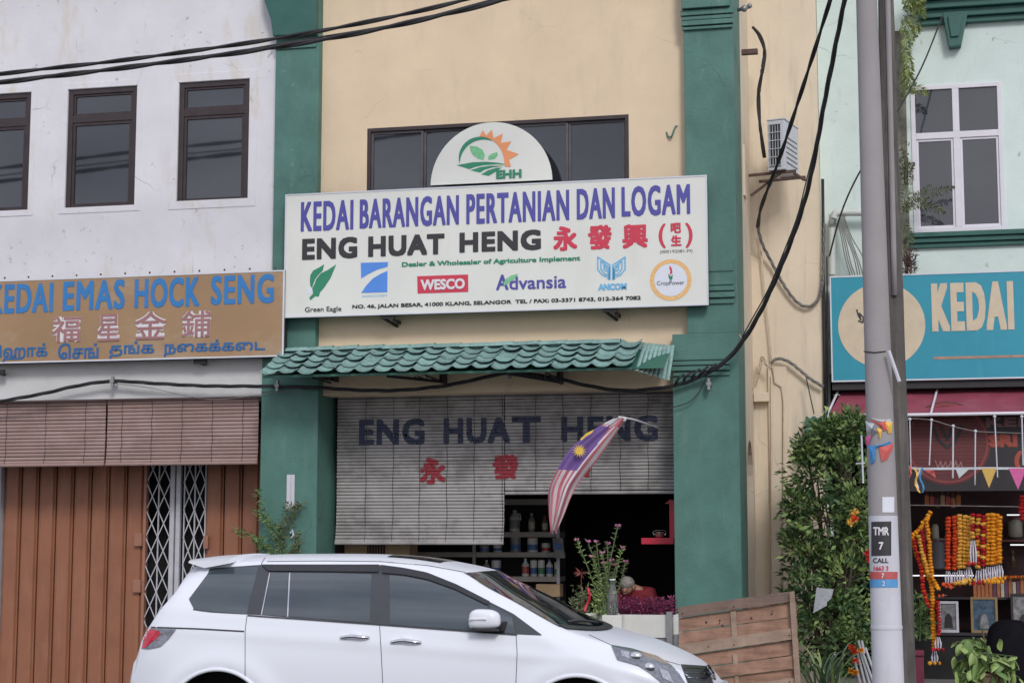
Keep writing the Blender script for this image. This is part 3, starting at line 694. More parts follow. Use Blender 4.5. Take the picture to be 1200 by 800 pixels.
# ridge caps along the top
rcm = mesh('ridge_tile', MB().grid([[(x, .07*math.cos(t), .055*math.sin(t)+.01*(x/.36)) for t in [math.pi*i/8 for i in range(9)]] for x in (0, .12, .24, .36)]), 'tile_green', smooth=True)
for i in range(int((AW1-AW0)/.35)): piece('ridge_tile', rcm, aw, (AW0+i*.35, YB-.04, azh-.005), (0, rnd.uniform(-.02,.02), 0))
# hip end slope on the right: narrow tiles running to the pillar
hx0, hx1 = AW1, X(787, 433, -.4)
hm = mesh('hip_tile', MB().grid([[(u*.05, v*(YF-YB)*.96, -v*slope*1.15+.014*math.sin(math.pi*u)) for u in (0,.25,.5,.75,1)] for v in (0,.25,.5,.75,1)]), 'tile_green', smooth=True)
k = int((hx1-hx0)/.05)
for i in range(k): piece('hip_tile', hm, aw, (hx0+.01+i*.05, YB, azh-.01-.006*i), (0,0,0), (1, 1-i/k*.35, 1+i/k*.15))
part('top_flashing', MB().box(AW0+.02, AW1, YB-.02, .298, azh-.09, azh+.01), 'tile_green', aw)
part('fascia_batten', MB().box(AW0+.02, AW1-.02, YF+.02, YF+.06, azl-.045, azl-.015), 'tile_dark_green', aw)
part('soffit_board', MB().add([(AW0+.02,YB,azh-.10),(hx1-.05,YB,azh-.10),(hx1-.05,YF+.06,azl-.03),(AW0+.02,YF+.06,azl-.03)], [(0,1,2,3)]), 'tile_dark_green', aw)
for px in (518, 655, 390):
    a = at(px, 447, 0); zt1 = azl-.05; x = a.x; zb1 = a.z if px != 390 else a.z+.03
    br = MB().box(x-.02, x+.02, -.06, .298, zb1-.02, azh-.10)
    dx = -.52 if px != 390 else .05
    br.bar((x+dx, YF+.1, zt1), (x-.02, -.03, zb1), .035).bar((x-.02, YF+.1, zt1), (x-.02, -.03, zt1+.0), .02)
    for u in (.45, .72):
        xx = x+dx*(1-u); zq = zt1+(zb1-zt1)*u; br.bar((xx-.06, YF*.5, zt1+.02), (xx, (YF+.1)*(1-u)-.03*u, zq), .014).bar((xx+.06, YF*.5, zt1+.02), (xx, (YF+.1)*(1-u)-.03*u, zq), .014)
    part('awning_truss', br, 'black_steel', aw)

# ------------------------------------------------------------------ grey blinds with painted name
GB = .6; zt_ = 3.73
a0, a1, a2 = X(395, 550, GB), X(591.5, 550, GB), X(790, 550, GB)+.02
cords_l = [X(p, 550, GB) for p in (429, 461, 492, 524, 556, 589)]; cords_r = [X(p, 550, GB) for p in (628, 660, 693, 727, 760)]
b1 = blind('longer grey slatted blind painted ENG, left half of the dark shopfront', a0, a1-.006, zt_, Z(500, 636, GB), GB, 'slat_grey', .045, cords_l, .05)
b2 = blind('shorter grey slatted blind painted HENG, hanging right behind the striped flag', a1+.006, a2, zt_, Z(690, 577, GB), GB, 'slat_grey', .045, cords_r, .0)
def paintmat(name, col):
    m = bpy.data.materials.new(name); m.use_nodes = True; n = m.node_tree; P = n.nodes['Principled BSDF']; l = n.links.new
    g_ = n.nodes.new('ShaderNodeNewGeometry'); sx = n.nodes.new('ShaderNodeSeparateXYZ'); l(g_.outputs['Position'], sx.inputs[0])
    a_ = n.nodes.new('ShaderNodeMath'); a_.operation = 'SUBTRACT'; a_.inputs[0].default_value = zt_; l(sx.outputs[2], a_.inputs[1])
    b_ = n.nodes.new('ShaderNodeMath'); b_.operation = 'DIVIDE'; l(a_.outputs[0], b_.inputs[0]); b_.inputs[1].default_value = .045
    c_ = n.nodes.new('ShaderNodeMath'); c_.operation = 'FRACT'; l(b_.outputs[0], c_.inputs[0])
    d_ = n.nodes.new('ShaderNodeMath'); d_.operation = 'GREATER_THAN'; l(c_.outputs[0], d_.inputs[0]); d_.inputs[1].default_value = .17
    no = n.nodes.new('ShaderNodeTexNoise'); no.inputs['Scale'].default_value = 16; no.inputs['Detail'].default_value = 6; l(g_.outputs['Position'], no.inputs['Vector'])
    mr = n.nodes.new('ShaderNodeMapRange'); mr.inputs[1].default_value = .30; mr.inputs[2].default_value = .42; l(no.outputs[0], mr.inputs[0])
    e_ = n.nodes.new('ShaderNodeMath'); e_.operation = 'MULTIPLY'; l(d_.outputs[0], e_.inputs[0]); l(mr.outputs[0], e_.inputs[1]); l(e_.outputs[0], P.inputs['Alpha'])
    P.inputs['Base Color'].default_value = (*col, 1); P.inputs['Roughness'].default_value = .7; MATS[name] = m
paintmat('slat_paint_navy', (.045, .055, .10)); paintmat('slat_paint_red', (.32, .03, .045))
for body, bl, tr, par in (('ENG', (421, 522), (498, 490), b1), ('HUA', (520, 520), (598, 488.5), b1), ('T', (600, 519), (634, 487.5), b2), ('HENG', (658, 518), (771, 486), b2)):
    off_ = 0 if body != 'HUA' else 0
    tp(body, bl, tr, GB, 'slat_paint_navy', par, .0, .018, .0125, sp=1.12)
for c_, q, par in (('永', (492, 567, 523, 536), b1), ('發', (577, 561.5, 608, 532), b1), ('興', (661, 560, 692, 530), b2)):
    tp(c_, q[:2], q[2:], GB, 'slat_paint_red', par, .0, .016, .0125)

# ------------------------------------------------------------------ flag on its rod
FLY = -.62
fl = thing('striped_flag', 'striped flag with purple canton and yellow star hanging from a white rod', 'flag', at(728, 620, FLY))
Lp = smoothpath([at(*p, FLY) for p in ((719,490),(703,498),(686,509),(666,528),(653,550),(643,572),(641,592),(642,610),(646,622))], 5)
Rp = smoothpath([at(*p, FLY) for p in ((733,490),(725,504),(714,520),(700,538),(687,552),(675,568),(668,584),(661,604),(653,620))], 5)
nu, nv = len(Lp), 22
def flagp(i, v):
    u = i/(nu-1); p = Lp[i].lerp(Rp[i], v); p.z -= .05*max(0,u-.9)*10*math.sin(v*9)**2; return Vector((p.x+.010*math.sin(u*9+v*3), p.y + .045*math.sin(v*13+u*2.5)*(.5+u) - .07*math.sin(v*math.pi), p.z))
fcl = {'flag_red': (.52, .16, .19), 'flag_white': (.66, .62, .66), 'flag_purple': (.19, .11, .33)}
for k, c_ in fcl.items(): mat(k, c_, .85, .08, 12)
mat('flag_yellow', (.75, .50, .08), .85, .08, 12)
cloth = {k: MB() for k in fcl}
for i in range(nu-1):
    for j in range(nv-1):
        u = i/(nu-1); v = j/(nv-1)
        k = 'flag_purple' if (.10 < u < .50 and v < .70-.9*max(0,.30-u)) else ('flag_red' if int((v+.03)*10.5) % 2 == 0 else 'flag_white')
        if u < .09: k = 'flag_white' if v < .6 else 'flag_red'
        cloth[k].add([flagp(i, j/(nv-1)), flagp(i, (j+1)/(nv-1)), flagp(i+1, (j+1)/(nv-1)), flagp(i+1, j/(nv-1))], [(0,3,2,1)])
for k, nm in (('flag_red', 'red_stripes'), ('flag_white', 'white_stripes'), ('flag_purple', 'purple_canton')):
    part(nm, cloth[k], k, fl, smooth=True, weld=True)
sc_ = at(679, 528, FLY-.14); star = []
for i in range(28): r_ = .098 if i % 2 == 0 else .045; t = math.pi*2*i/28+.3; star.append((sc_.x+r_*math.cos(t)*.95, sc_.z+r_*math.sin(t)*.9))
part('yellow_star', MB().prism(star, FLY-.145, FLY-.142), 'flag_yellow', fl)
part('crescent', MB().prism([(at(*p,FLY-.14).x, at(*p,FLY-.14).z) for p in ((680,514),(688,507),(696,503),(694,507),(687,511),(681,516))], FLY-.145, FLY-.142), 'flag_yellow', fl)
rod = [at(728, 488.5, FLY), at(745, 492, FLY+.3), at(771, 501, .55)]
part('rod', MB().tube(smoothpath(rod, 4), .012, 7), 'white_upvc', fl)
part('knot', MB().ball(at(731, 491, FLY), .035).ball(at(726, 489, FLY), .02), 'flag_white', fl)

# ------------------------------------------------------------------ car
Yc = -7.275
def prof(pts): return sorted([(at(p[0], p[1], p[2]).x, at(p[0], p[1], p[2]).z) for p in pts])
def smooth_prof(P):
    q = smoothpath([(p[0], 0, p[1]) for p in P], 5); return [(v.x, v.z) for v in q]
def interp(P, x):
    if x <= P[0][0]: return P[0][1]
    for i in range(1, len(P)):
        if x <= P[i][0]:
            a, b = P[i-1], P[i]; return a[1] + (b[1]-a[1])*(x-a[0])/max(1e-6, b[0]-a[0])
    return P[-1][1]
rear = [(158,776,-8.0),(161,762,-8.0),(165,757,-8.0),(168,745,-8.0),(172,733,-8.0),(185,712,-8.0),(200,688,-8.0),(213,672,-7.9)]
HP = smooth_prof(prof(rear+[(240,656,-7.5),(300,650.5,-7.3),(350,648.7,-7.3),(430,648.7,-7.3),(480,651,-7.3),(520,656,-7.3),(560,664,-7.3),(577,669,-7.3),(600,682,-7.3),(640,702.5,-7.3),(672,720,-7.3),(700,732,-7.2),(724,737.5,-7.1),(760,747,-7.1),(795,762,-7.1),(815,772,-7.1),(832,785,-7.15),(841,798,-7.2)]))
RP = smooth_prof(prof([(158,790,-8.0),(161,776,-8.0),(165,770,-8.0),(169,758,-8.0),(173,746,-8.0),(187,722,-8.0),(203,698,-8.0),(222,678,-7.9),(250,663,-7.85),(300,658.5,-7.85),(445,658.5,-7.85),(500,663.5,-7.85),(540,671,-7.85),(570,688,-7.87),(605,705.5,-7.9),(640,724.5,-7.92),(664,737,-7.95),(690,746,-7.97),(716,754,-7.97),(760,767,-7.85),(797,780,-7.7),(815,789,-7.6),(835,806,-7.5)]))
BP = prof([(170,712,-8.1),(290,720,-8.1),(440,730.5,-8.1),(605,743,-8.1),(640,746,-8.1)])
Xr0 = X(157.5, 785, -8.0); Xf1 = X(843, 800, -7.5)
Xwr = X(256, 790, -8.2); Xwf = X(677, 790, -8.2); XH0, XH1 = X(615, 740, -8.05), X(680, 745, -8.05)
def sst(a, b, x): t = min(1, max(0, (x-a)/(b-a))); return t*t*(3-2*t)
def Wd(x):
    w_ = .925
    if x < Xr0+.5: w_ -= .11*(1-(x-Xr0)/.5)**2.2
    xf = X(735, 760, -8.0)
    if x > xf: w_ -= .34*((x-xf)/(Xf1-xf))**2.3
    return w_
def Sd(x, z):
    w_ = Wd(x); zb = interp(BP, x); zr = interp(RP, x); hd = max(sst(XH0, XH1, x), 0)
    y = w_ - (.02*((.5-z)/.28)**2 if z < .5 else 0) - (.035*((z-.72)/.35)**2 if z > .72 else 0)
    if z > zb: y -= ((z-zb)*.27 + .05*(z-zb)**2)*(1-hd)
    u = (z-(zr-.16))/.16
    if u > 0: y -= (.075*u*u)*(.35+.65*hd)
    y += .009*math.exp(-((z-(min(zb,zr)-.15))/.045)**2)
    for xw in (Xwr, Xwf):                   # swelling round the arches
        d = math.hypot(x-xw, z-.30); y += .022*math.exp(-((d-.51)/.09)**2)
    return y
def crown(x, dy):
    zr = interp(RP, x); h = interp(HP, x); yr = Sd(x, zr); v = min(1, abs(dy)/yr); return zr + (h-zr)*(1-v**2.6)
def inside(p):
    x, dy, z = p.x, abs(p.y-Yc), p.z
    if x < Xr0 or x > Xf1: return False
    zr = interp(RP, x)
    if z <= zr: return dy < Sd(x, z)
    return dy < Sd(x, zr) and z < crown(x, dy)
def hit(px, py, off=.004):
    a = at(px, py, -8.5); b = at(px, py, -7.0); lo = None
    for i in range(60):
        p = a.lerp(b, i/59)
        if inside(p): lo = i; break
    if lo is None: return at(px, py, -7.6)
    u, v = a.lerp(b, max(0, lo-1)/59), a.lerp(b, lo/59)
    for _ in range(11):
        m_ = (u+v)/2
        if inside(m_): v = m_
        else: u = m_
    return u + (CAM-u).normalized()*off
def resample(P, n):
    P = [Vector((p[0], p[1], 0)) for p in P]; Ls = [0]
    for i in range(1, len(P)): Ls.append(Ls[-1]+(P[i]-P[i-1]).length)
    out = []
    for k in range(n+1):
        t = Ls[-1]*k/n
        for i in range(1, len(P)):
            if t <= Ls[i]+1e-9: out.append(P[i-1].lerp(P[i], (t-Ls[i-1])/max(1e-9, Ls[i]-Ls[i-1]))); break
    return out
def patch(top, bot, n=24, m=8, off=.004):
    a, b = resample(top, n), resample(bot, n)
    return MB().grid([[hit(*(a[i].lerp(b[i], j/m)).xy, off) for j in range(m+1)] for i in range(n+1)])
def ribbon(P, w_, off=.003, n=24):
    P = resample(P, n); top = []; bot = []
    for i in range(len(P)):
        d = (P[min(i+1,n)]-P[max(i-1,0)]).normalized(); q = Vector((-d.y, d.x, 0))*w_/2; top.append(hit(*(P[i]+q).xy, off)); bot.append(hit(*(P[i]-q).xy, off))
    return MB().grid([top, bot])
xs = []; x = Xr0
while x < Xf1-.02: xs.append(x); x += .012 if (x < Xr0+.45 or x > Xf1-.35) else .03
xs.append(Xf1-.004)
NS, NC = 40, 14
bm = bmesh.new(); G = []
for x in xs:
    zr = interp(RP, x); yr = Sd(x, zr); row = []
    side = [(Sd(x, .18+(zr-.18)*j/NS), .18+(zr-.18)*j/NS) for j in range(NS+1)]
    top_ = [(yr*(1-(j/NC)), crown(x, yr*(1-(j/NC)))) for j in range(1, NC+1)]
    half = side+top_
    full = [(-y, z) for y, z in half] + [(y, z) for y, z in half[-2::-1]]
    G.append([bm.verts.new((x, Yc+y, z)) for y, z in full])
nr = len(G[0])
for i in range(len(G)-1):
    for j in range(nr-1): bm.faces.new((G[i][j], G[i+1][j], G[i+1][j+1], G[i][j+1]))
bm.faces.new(G[0][::1]); bm.faces.new(G[-1][::-1])
bm.faces.ensure_lookup_table()
AR = .455; moved = set(); 
def ins(v): return any(math.hypot(v.co.x-xw, v.co.z-.30) < AR for xw in (Xwr, Xwf)) and abs(v.co.y-Yc) > .5
innerv = {v for v in bm.verts if ins(v)}
edge_v = {v for v in innerv if any(w_ not in innerv for f_ in v.link_faces for w_ in f_.verts)}
kill = [f for f in bm.faces if len(f.verts) == 4 and all(v in innerv for v in f.verts)]
bmesh.ops.delete(bm, geom=kill, context='FACES')
for v in edge_v:
    if not v.is_valid: continue
    xw = min((Xwr, Xwf), key=lambda q: abs(q-v.co.x)); d = Vector((v.co.x-xw, 0, v.co.z-.30)); d = d.normalized()*AR; v.co.x = xw+d.x; v.co.z = .30+d.z
bmesh.ops.recalc_face_normals(bm, faces=bm.faces)
cme = bpy.data.meshes.new('body'); bm.to_mesh(cme); bm.free()
cme.polygons.foreach_set('use_smooth', [True]*len(cme.polygons)); cme.set_sharp_from_angle(angle=R(40)); cme.materials.append(M('car_white'))
car = thing('parked_minivan', 'white minivan with dark tinted windows parked across the front of the shops', 'car', ((Xr0+Xf1)/2, Yc, 0))
body = bpy.data.objects.new('body', cme); COL.objects.link(body); cme.transform(Matrix.Translation(-ORG[car.name])); body.parent = car; ORG[body.name] = ORG[car.name]
def cp_(name, mb, m, parent=car, **k): return part(name, mb, m, parent, smooth=k.pop('smooth', 40), **k)
# side glass and black pillars
cp_('pillar_trim', patch([(246,665.5),(304.6,661.3),(444.6,661.3),(470,665),(500,671),(535,685),(573.5,704.5),(601.5,718.5),(634.8,743.2)], [(226,714.3),(246,717),(304.6,720.2),(441.6,730.4),(500,734.6),(550,738.5),(580,740.8),(610,743),(634,744)], 60, 10, .003), 'car_pillar')
cp_('rear_quarter_window', patch([(221.5,701),(247,667),(275,664.7),(303,663)], [(222,703),(227.5,713.5),(250,716),(289,719)], 20, 8, .0055), 'car_glass')
cp_('rear_door_window', patch([(318,669.5),(338,669.8)], [(308,719.5),(335.5,721.6)], 6, 8, .0055), 'car_glass')
cp_('rear_door_window', patch([(340.5,669.8),(380,670.5),(435.5,672.5)], [(338.5,721.8),(385,725.3),(433.5,729)], 16, 8, .0055), 'car_glass')
cp_('window_divider', ribbon([(339.5,669),(337,722)], 1.6, .007), 'chrome')
cp_('window_edge', ribbon([(316.5,669),(306.3,720)], 1.2, .007), 'chrome')
cp_('front_door_window', patch([(456.5,673),(478,675.5),(500,680),(520,686),(545,696.5),(571.5,709.5)], [(457,731.2),(480,733),(505,734.7),(530,736.5),(552,738),(571.5,739.3)], 22, 9, .0055), 'car_glass')
cp_('quarter_window', patch([(575,708.5),(588,715.5),(600,722)], [(575.5,739.6),(589,740.6),(603,741.4)], 8, 7, .0055), 'car_glass')
cp_('rain_visor', patch([(306,660.8),(375,660.8),(444,660.8)], [(314,668.2),(375,668.8),(443.5,669.4)], 16, 3, .022), 'car_black')
cp_('rain_visor', patch([(446.5,661.2),(472,664.5),(500,670),(535,684),(574,704)], [(447.5,670.5),(473,672.6),(500,677.8),(533,689.5),(571,708)], 24, 3, .022), 'car_black')
cp_('belt_moulding', ribbon([(290,720.6),(350,724.7),(441.6,731.2),(540,738.6),(606,743.4)], 1.5, .008, 40), 'car_black')
for P in ([(289.5,720.5),(287.2,739),(287.2,800),(287,812)], [(444.8,732),(446.5,760),(448.5,800),(449,812)], [(604.8,744.5),(606,765),(604.5,800),(604,812)], [(306,661),(309,655.3),(311,652.8)], [(690,743),(716,755),(760,767.8),(797,778.5)]):
    cp_('panel_gap', ribbon(P, .75, .0022), 'car_gap')
cp_('rail_seam', ribbon([(313,657.5),(380,656.8),(446,657.5),(500,662),(545,670)], .8, .0022, 40), 'car_gap')
cp_('hatch_seam', ribbon([(172,734.3),(230,736.2),(286,739.3)], 1.8, .0022), 'car_black')
for P in ([(399.5,745.6),(410,743.8),(424,744.8),(432.5,745.2)], [(458.5,751),(470,748.6),(484,750),(493.5,751)]):
    hp = [hit(p[0], p[1]+1.5, .03) for p in P]; hp[0] = hit(P[0][0], P[0][1]+1.5, .0); hp[-1] = hit(P[-1][0], P[-1][1]+1.5, .0)
    h_ = cp_('door_handle', MB().tube(smoothpath(hp, 4), .016, 8), 'chrome', smooth=True)
    c_ = hit((P[1][0]+P[2][0])/2, P[1][1]+1, .002); cp_('handle_cup', MB().ball(c_, (.06, .006, .035)), 'car_white', h_, smooth=True)
# windscreen over the full width
def crownpatch(xt, xb, vmax, off, n=20, m=16):
    P = []
    for i in range(n+1):
        v = -vmax+2*vmax*i/n; row = []
        for j in range(m+1):
            x = xt(v)+(xb(v)-xt(v))*j/m; yr = Sd(x, interp(RP, x)); dy = v*yr; row.append(Vector((x+off*.6, Yc+dy*(1+.002), crown(x, dy)+off)))
        P.append(row)
    return MB().grid(P)
xts, xtc, xbs, xbc = X(541,670,-7.85), X(577,669,-7.3), X(655,732,-7.93), X(709,733,-7.2)
cp_('windscreen', crownpatch(lambda v: xts+(xtc-xts)*(1-abs(v)**2.4), lambda v: xbs+(xbc-xbs)*(1-abs(v)**2.2), .955, .006), 'car_windscreen')
cp_('cowl_panel', crownpatch(lambda v: xbs+(xbc-xbs)*(1-abs(v)**2.2)-.03, lambda v: xbs+(xbc-xbs)*(1-abs(v)**2.2)+.05, .94, .012, 20, 3), 'car_black')
wp = []
for i in range(9):
    v = -.75+.8*i/8; x = xbs+(xbc-xbs)*(1-abs(v)**2.2)-.05-.05*math.sin(math.pi*i/8); wp.append((x, Yc+v*Sd(x, interp(RP,x)), crown(x, v*Sd(x, interp(RP,x)))+.03))
cp_('wiper', MB().tube(wp, .012, 6), 'car_black', smooth=True)
cp_('sunroof', crownpatch(lambda v: X(465,650,-7.3), lambda v: X(527,657,-7.3), .62, .004, 8, 8), 'car_windscreen')
# mirror
mc = (hit(568, 724, .11)+hit(568,726,.11))/2
mm = MB().ball((0,0,0), (.128, .075, .078), 20, 14); mm.v = [((abs(x/.128)**.62*(1 if x > 0 else -1))*.128*(1-.12*(z/.078)), (abs(y/.075)**.8*(1 if y > 0 else -1))*.075, (abs(z/.078)**.62*(1 if z > 0 else -1))*.078*(1-.10*(x/.128))) for x, y, z in mm.v]
mm.v = [(x+mc.x, y+mc.y, z+mc.z) for x, y, z in mm.v]
mi = cp_('wing_mirror', mm, 'car_white', smooth=True)
cp_('mirror_lamp', MB().tube([(mc.x-.105, mc.y-.064, mc.z+.0), (mc.x+.03, mc.y-.078, mc.z+.004)], .011, 8), 'lamp_bright', mi)
cp_('mirror_base', MB().box(mc.x-.10, mc.x+.12, mc.y-.055, mc.y+.06, mc.z-.092, mc.z-.07).bar(mc+Vector((.11,.02,-.06)), mc+Vector((.14,.15,-.05)), .07), 'car_black', mi, bev=.006)
# spoiler, lamps, grille
sa, sb = hit(206, 664, 0), hit(246, 664, 0)
P = []
for i in range(25):
    v = -1+2*i/24; yy = Yc+v*.66; e_ = abs(v)**4; bx = e_*.10; a = X(204.5,660,-8.0)
    P.append([(a+bx, yy, 1.632-.02*v*v), (a+.012+bx, yy, 1.648-.022*v*v), (a+.20+bx, yy, 1.672-.03*v*v-.01*e_), (a+.45, yy, 1.688-.035*v*v-.02*e_), (a+.47, yy, 1.64-.03*v*v), (a+.14+bx, yy, 1.60-.03*v*v), (a+bx, yy, 1.632-.02*v*v)])
cp_('roof_spoiler', MB().grid(P).add([p for p in P[0]], [tuple(range(6))]).add([p for p in P[-1]], [tuple(range(6))[::-1]]), 'car_white', smooth=50)
tl = cp_('tail_lamp', patch([(171,735),(190,736.2),(206.5,736.8)], [(165.5,760),(176,760.2),(188,757.5),(198,748)], 14, 8, .006), 'lamp_grey')
cp_('red_lens', patch([(171.5,736),(178,736.3),(186,739),(188,743)], [(165.8,759),(170,758.5),(174,755),(182,748)], 12, 8, .011), 'tail_red', tl)
for P in ([(168,742),(190,742)], [(167,749),(186,749)]): cp_('lens_rib', ribbon(P, .8, .015, 8), 'tail_red', tl)
hl = cp_('headlamp', patch([(716.5,755.7),(740,760),(770,768.6),(785,778),(797,790),(805,803),(808,810)], [(717.5,758),(723.5,772.5),(737,776),(749,779.7),(762,788),(775,799),(785,810)], 36, 14, .012), 'lamp_grey')
cp_('reflector', MB().ball(hit(745,768.5,.004), (.052,.03,.038), 16, 10), 'chrome', hl, smooth=True)
cp_('reflector', MB().ball(hit(761,781.5,.004), (.046,.03,.040), 16, 10), 'chrome', hl, smooth=True)
cp_('reflector', patch([(727,761),(737,763)], [(729,768),(738,771)], 5, 4, .016), 'lamp_mid', hl)
cp_('indicator', patch([(772,781),(783,786)], [(777,794),(790,800)], 8, 6, .018), 'lamp_mid', hl)
cp_('lamp_rim', ribbon([(716.5,755.3),(740,759.4),(770,768),(785,777.4),(797,789.4)], 1.1, .009), 'chrome', hl)
gl = cp_('grille', patch([(797.5,777.5),(812,778.5),(828,779.5)], [(806,800),(820,802),(838,804)], 12, 8, .004), 'car_black')
for y0, y1 in ((782,783), (787,788.5), (793,794.5)): cp_('grille_bar', ribbon([(801+(y0-782)*.45, y0), (833+(y0-782)*.3, y1)], 1.0, .012), 'chrome', gl)
cp_('badge', ribbon([(829,778),(836,788),(838,796)], 3.0, .02), 'chrome', gl)
for k in range(2):
    for sgn in (-1, 1):
        xw = (Xwr, Xwf)[k]; yo = Yc+sgn*.80
        def rot(mb_, xw=xw, yo=yo): mb_.v = [(xw+v[0], yo+v[2], .215+v[1]) for v in mb_.v]; return mb_
        wl = cp_('wheel', rot(MB().lathe([(.22,-.10),(.32,-.105),(.345,-.07),(.345,.07),(.32,.105),(.22,.10)], 40)), 'tyre', smooth=30)
        cp_('rim', rot(MB().lathe([(.05,-.06),(.20,-.055),(.225,-.09),(.225,.09),(.05,.06)], 32)), 'rim', wl, smooth=30)
        sp = MB()
        for j in range(10): t = math.pi*2*j/10; sp.bar((.05*math.cos(t), .05*math.sin(t), sgn*.085), (.21*math.cos(t), .21*math.sin(t), sgn*.092), .035, .02)
        cp_('spokes', rot(sp), 'rim', wl, kind='stuff')
        lp_ = [Vector((xw+AR*math.cos(t), Yc+sgn*(Sd(xw+AR*math.cos(t), max(.2, .30+AR*math.sin(t)))+.002), max(.2, .30+AR*math.sin(t)))) for t in [math.pi*(-.04+1.08*j/40) for j in range(41)]]
        cp_('arch_lip', MB().tube(lp_, .017, 8), 'car_white', smooth=True)
        ln = MB(); n = 20; P = [[(xw+(AR+.0)*math.cos(t), Yc+sgn*y, max(.16, .30+AR*math.sin(t))) for y in (.50, .9)] for t in [math.pi*j/n for j in range(n+1)]]
        ln.grid(P).box(xw-AR, xw+AR, Yc+sgn*.49, Yc+sgn*.50, .16, .30+AR)
        cp_('wheel_well', ln, 'tyre')
cp_('underbody', MB().box(Xr0+.1, Xf1-.15, Yc-.8, Yc+.8, .12, .22), 'tyre')
del bm

# ------------------------------------------------------------------ interior shelving and goods
SY = 2.4
shx0, shx1 = X(480, 640, SY), X(656, 640, SY)
sh = thing('steel_shelving', 'steel display shelving full of tins and bottles inside the dark shop', 'shelf', ((shx0+shx1)/2, SY+.2, .2))
levels = [(584.5, 591), (623, 629), (646.7, 652.5), (675, 681), (704, 710)]
zl = []
for i, (p, q) in enumerate(levels):
    zt1 = Z(600, p, SY); zl.append(zt1); part('shelf_board', MB().box(shx0, shx1, SY, SY+.42, Z(600, q, SY), zt1), 'shelf_steel', sh, bev=.004)
for px in (481, 556, 654.5):
    x = X(px, 660, SY); m_ = MB().box(x-.022, x+.022, SY-.03, SY-.002, -.06, zl[0]+.1); part('upright', m_, 'grille_white' if px > 600 else 'shelf_steel', sh)
part('back_panel', MB().box(shx0, shx1, SY+.43, SY+.45, -.06, 3.2), 'dark_interior', sh)
def bottle(name, label, cat, x, y, z, h, r, m, cap, lab, shape='bottle', group=None):
    t = thing(name, label, cat, (x, y, z), group)
    if shape == 'tin':
        part('can', MB().lathe([(r*.97,0),(r,.01),(r,h-.01),(r*.97,h)], 18, (x,y,z)), m, t, smooth=40)
        part('lid', MB().lathe([(r*.9,0),(r*.93,.012),(r*.8,.012)], 18, (x,y,z+h)), cap, t, smooth=40)
    elif shape == 'jug':
        part('bottle_body', MB().lathe([(r*.95,0),(r,.02),(r,h*.62),(r*.8,h*.75),(r*.35,h*.86),(r*.3,h*.9)], 18, (x,y,z)), m, t, smooth=40)
        part('cap', MB().lathe([(r*.36,0),(r*.36,h*.09)], 12, (x,y,z+h*.9)), cap, t, smooth=40)
        part('jug_handle', MB().tube([(x+r*.3,y,z+h*.84),(x+r*1.05,y,z+h*.8),(x+r*1.15,y,z+h*.6),(x+r*.9,y,z+h*.5)], .012, 6), m, t)
    else:
        part('bottle_body', MB().lathe([(r*.95,0),(r,.015),(r,h*.66),(r*.5,h*.8),(r*.34,h*.9)], 16, (x,y,z)), m, t, smooth=40)
        part('cap', MB().lathe([(r*.4,0),(r*.38,h*.1)], 12, (x,y,z+h*.9)), cap, t, smooth=40)
    part('label_band', MB().lathe([(r*1.012,h*.16),(r*1.012,h*.55)], 18, (x,y,z)), lab, t, smooth=40)
    return t
goods = [ # px left, px right, py top, shelf level index, shape, body, cap, label, words
 (595,608,597,1,'jug','bottle_white','bottle_white','bottle_grey','large grey white plastic jug on the shelf beside the blind edge'),
 (618,626,601,1,'bottle','bottle_grey','bottle_white','label_cream','slim dark bottle standing right of the large white jug'),
 (634,641,604,1,'bottle','bottle_brown','cap_red','label_cream','slim brown bottle at the right end of the upper goods shelf'),
 (560,572,637,2,'tin','bottle_grey','bottle_white','label_blue','short grey tin farthest left on the middle shelf'),
 (576,587,637,2,'tin','bottle_white','bottle_grey','label_blue','short white tin second from left on the middle shelf'),
 (596,609,629,2,'tin','bottle_grey','bottle_white','label_blue','tall blue grey tin on the middle shelf under the white jug'),
 (616,629,629,2,'tin','bottle_white','cap_red','label_blue','paint tin with blue label and red lid on the middle shelf'),
 (633,644,636,2,'tin','bottle_white','bottle_white','label_red','short tin with red label at the right of the middle shelf'),
 (565,573,656,3,'bottle','bottle_grey','bottle_white','label_cream','small grey bottle farthest left on the lower shelf'),
 (574,586,655,3,'tin','bottle_white','cap_blue','label_blue','blue labelled tin left of the gap on the lower shelf'),
 (610,619,654,3,'bottle','bottle_white','bottle_white','label_red','white bottle with red brown label right of the gap on the lower shelf'),
 (620,628.5,655,3,'tin','bottle_white','bottle_grey','label_blue','first white and blue tin of the close pair on the lower shelf'),
 (629,637.5,655,3,'tin','bottle_white','bottle_grey','label_green','second white and blue tin of the pair with a greenish label'),
 (638.5,647,655,3,'bottle','bottle_white','cap_blue','label_blue','white bottle with blue cap beside the pair of tins'),
 (648.5,654,658,3,'tin','label_cream','label_cream','label_green','cream tin against the white upright of the shelving'),
 (608,620,688,4,'tin','bottle_grey','bottle_white','label_cream','grey tin on the lowest shelf behind the windscreen'),
 (640,652,688,4,'tin','bottle_white','bottle_white','bottle_grey','pale tin on the lowest shelf next to the white upright'),
]
gi = 0
for a, b, pt, lv, shp, bmn, cap, lab, words in goods:
    x0_, x1_ = X(a, 640, SY), X(b, 640, SY); r_ = (x1_-x0_)/2*.94; h_ = Z((a+b)/2, pt, SY)-zl[lv]; cx = (x0_+x1_)/2
    bottle('plastic_jug' if shp == 'jug' else ('shop_tin' if shp == 'tin' else 'plastic_bottle'), words, 'tin' if shp == 'tin' else 'bottle', cx, SY+.02+r_, zl[lv], h_*(.93 if shp == 'tin' else 1), r_, bmn, cap, lab, shp, 'goods on the shop shelves')
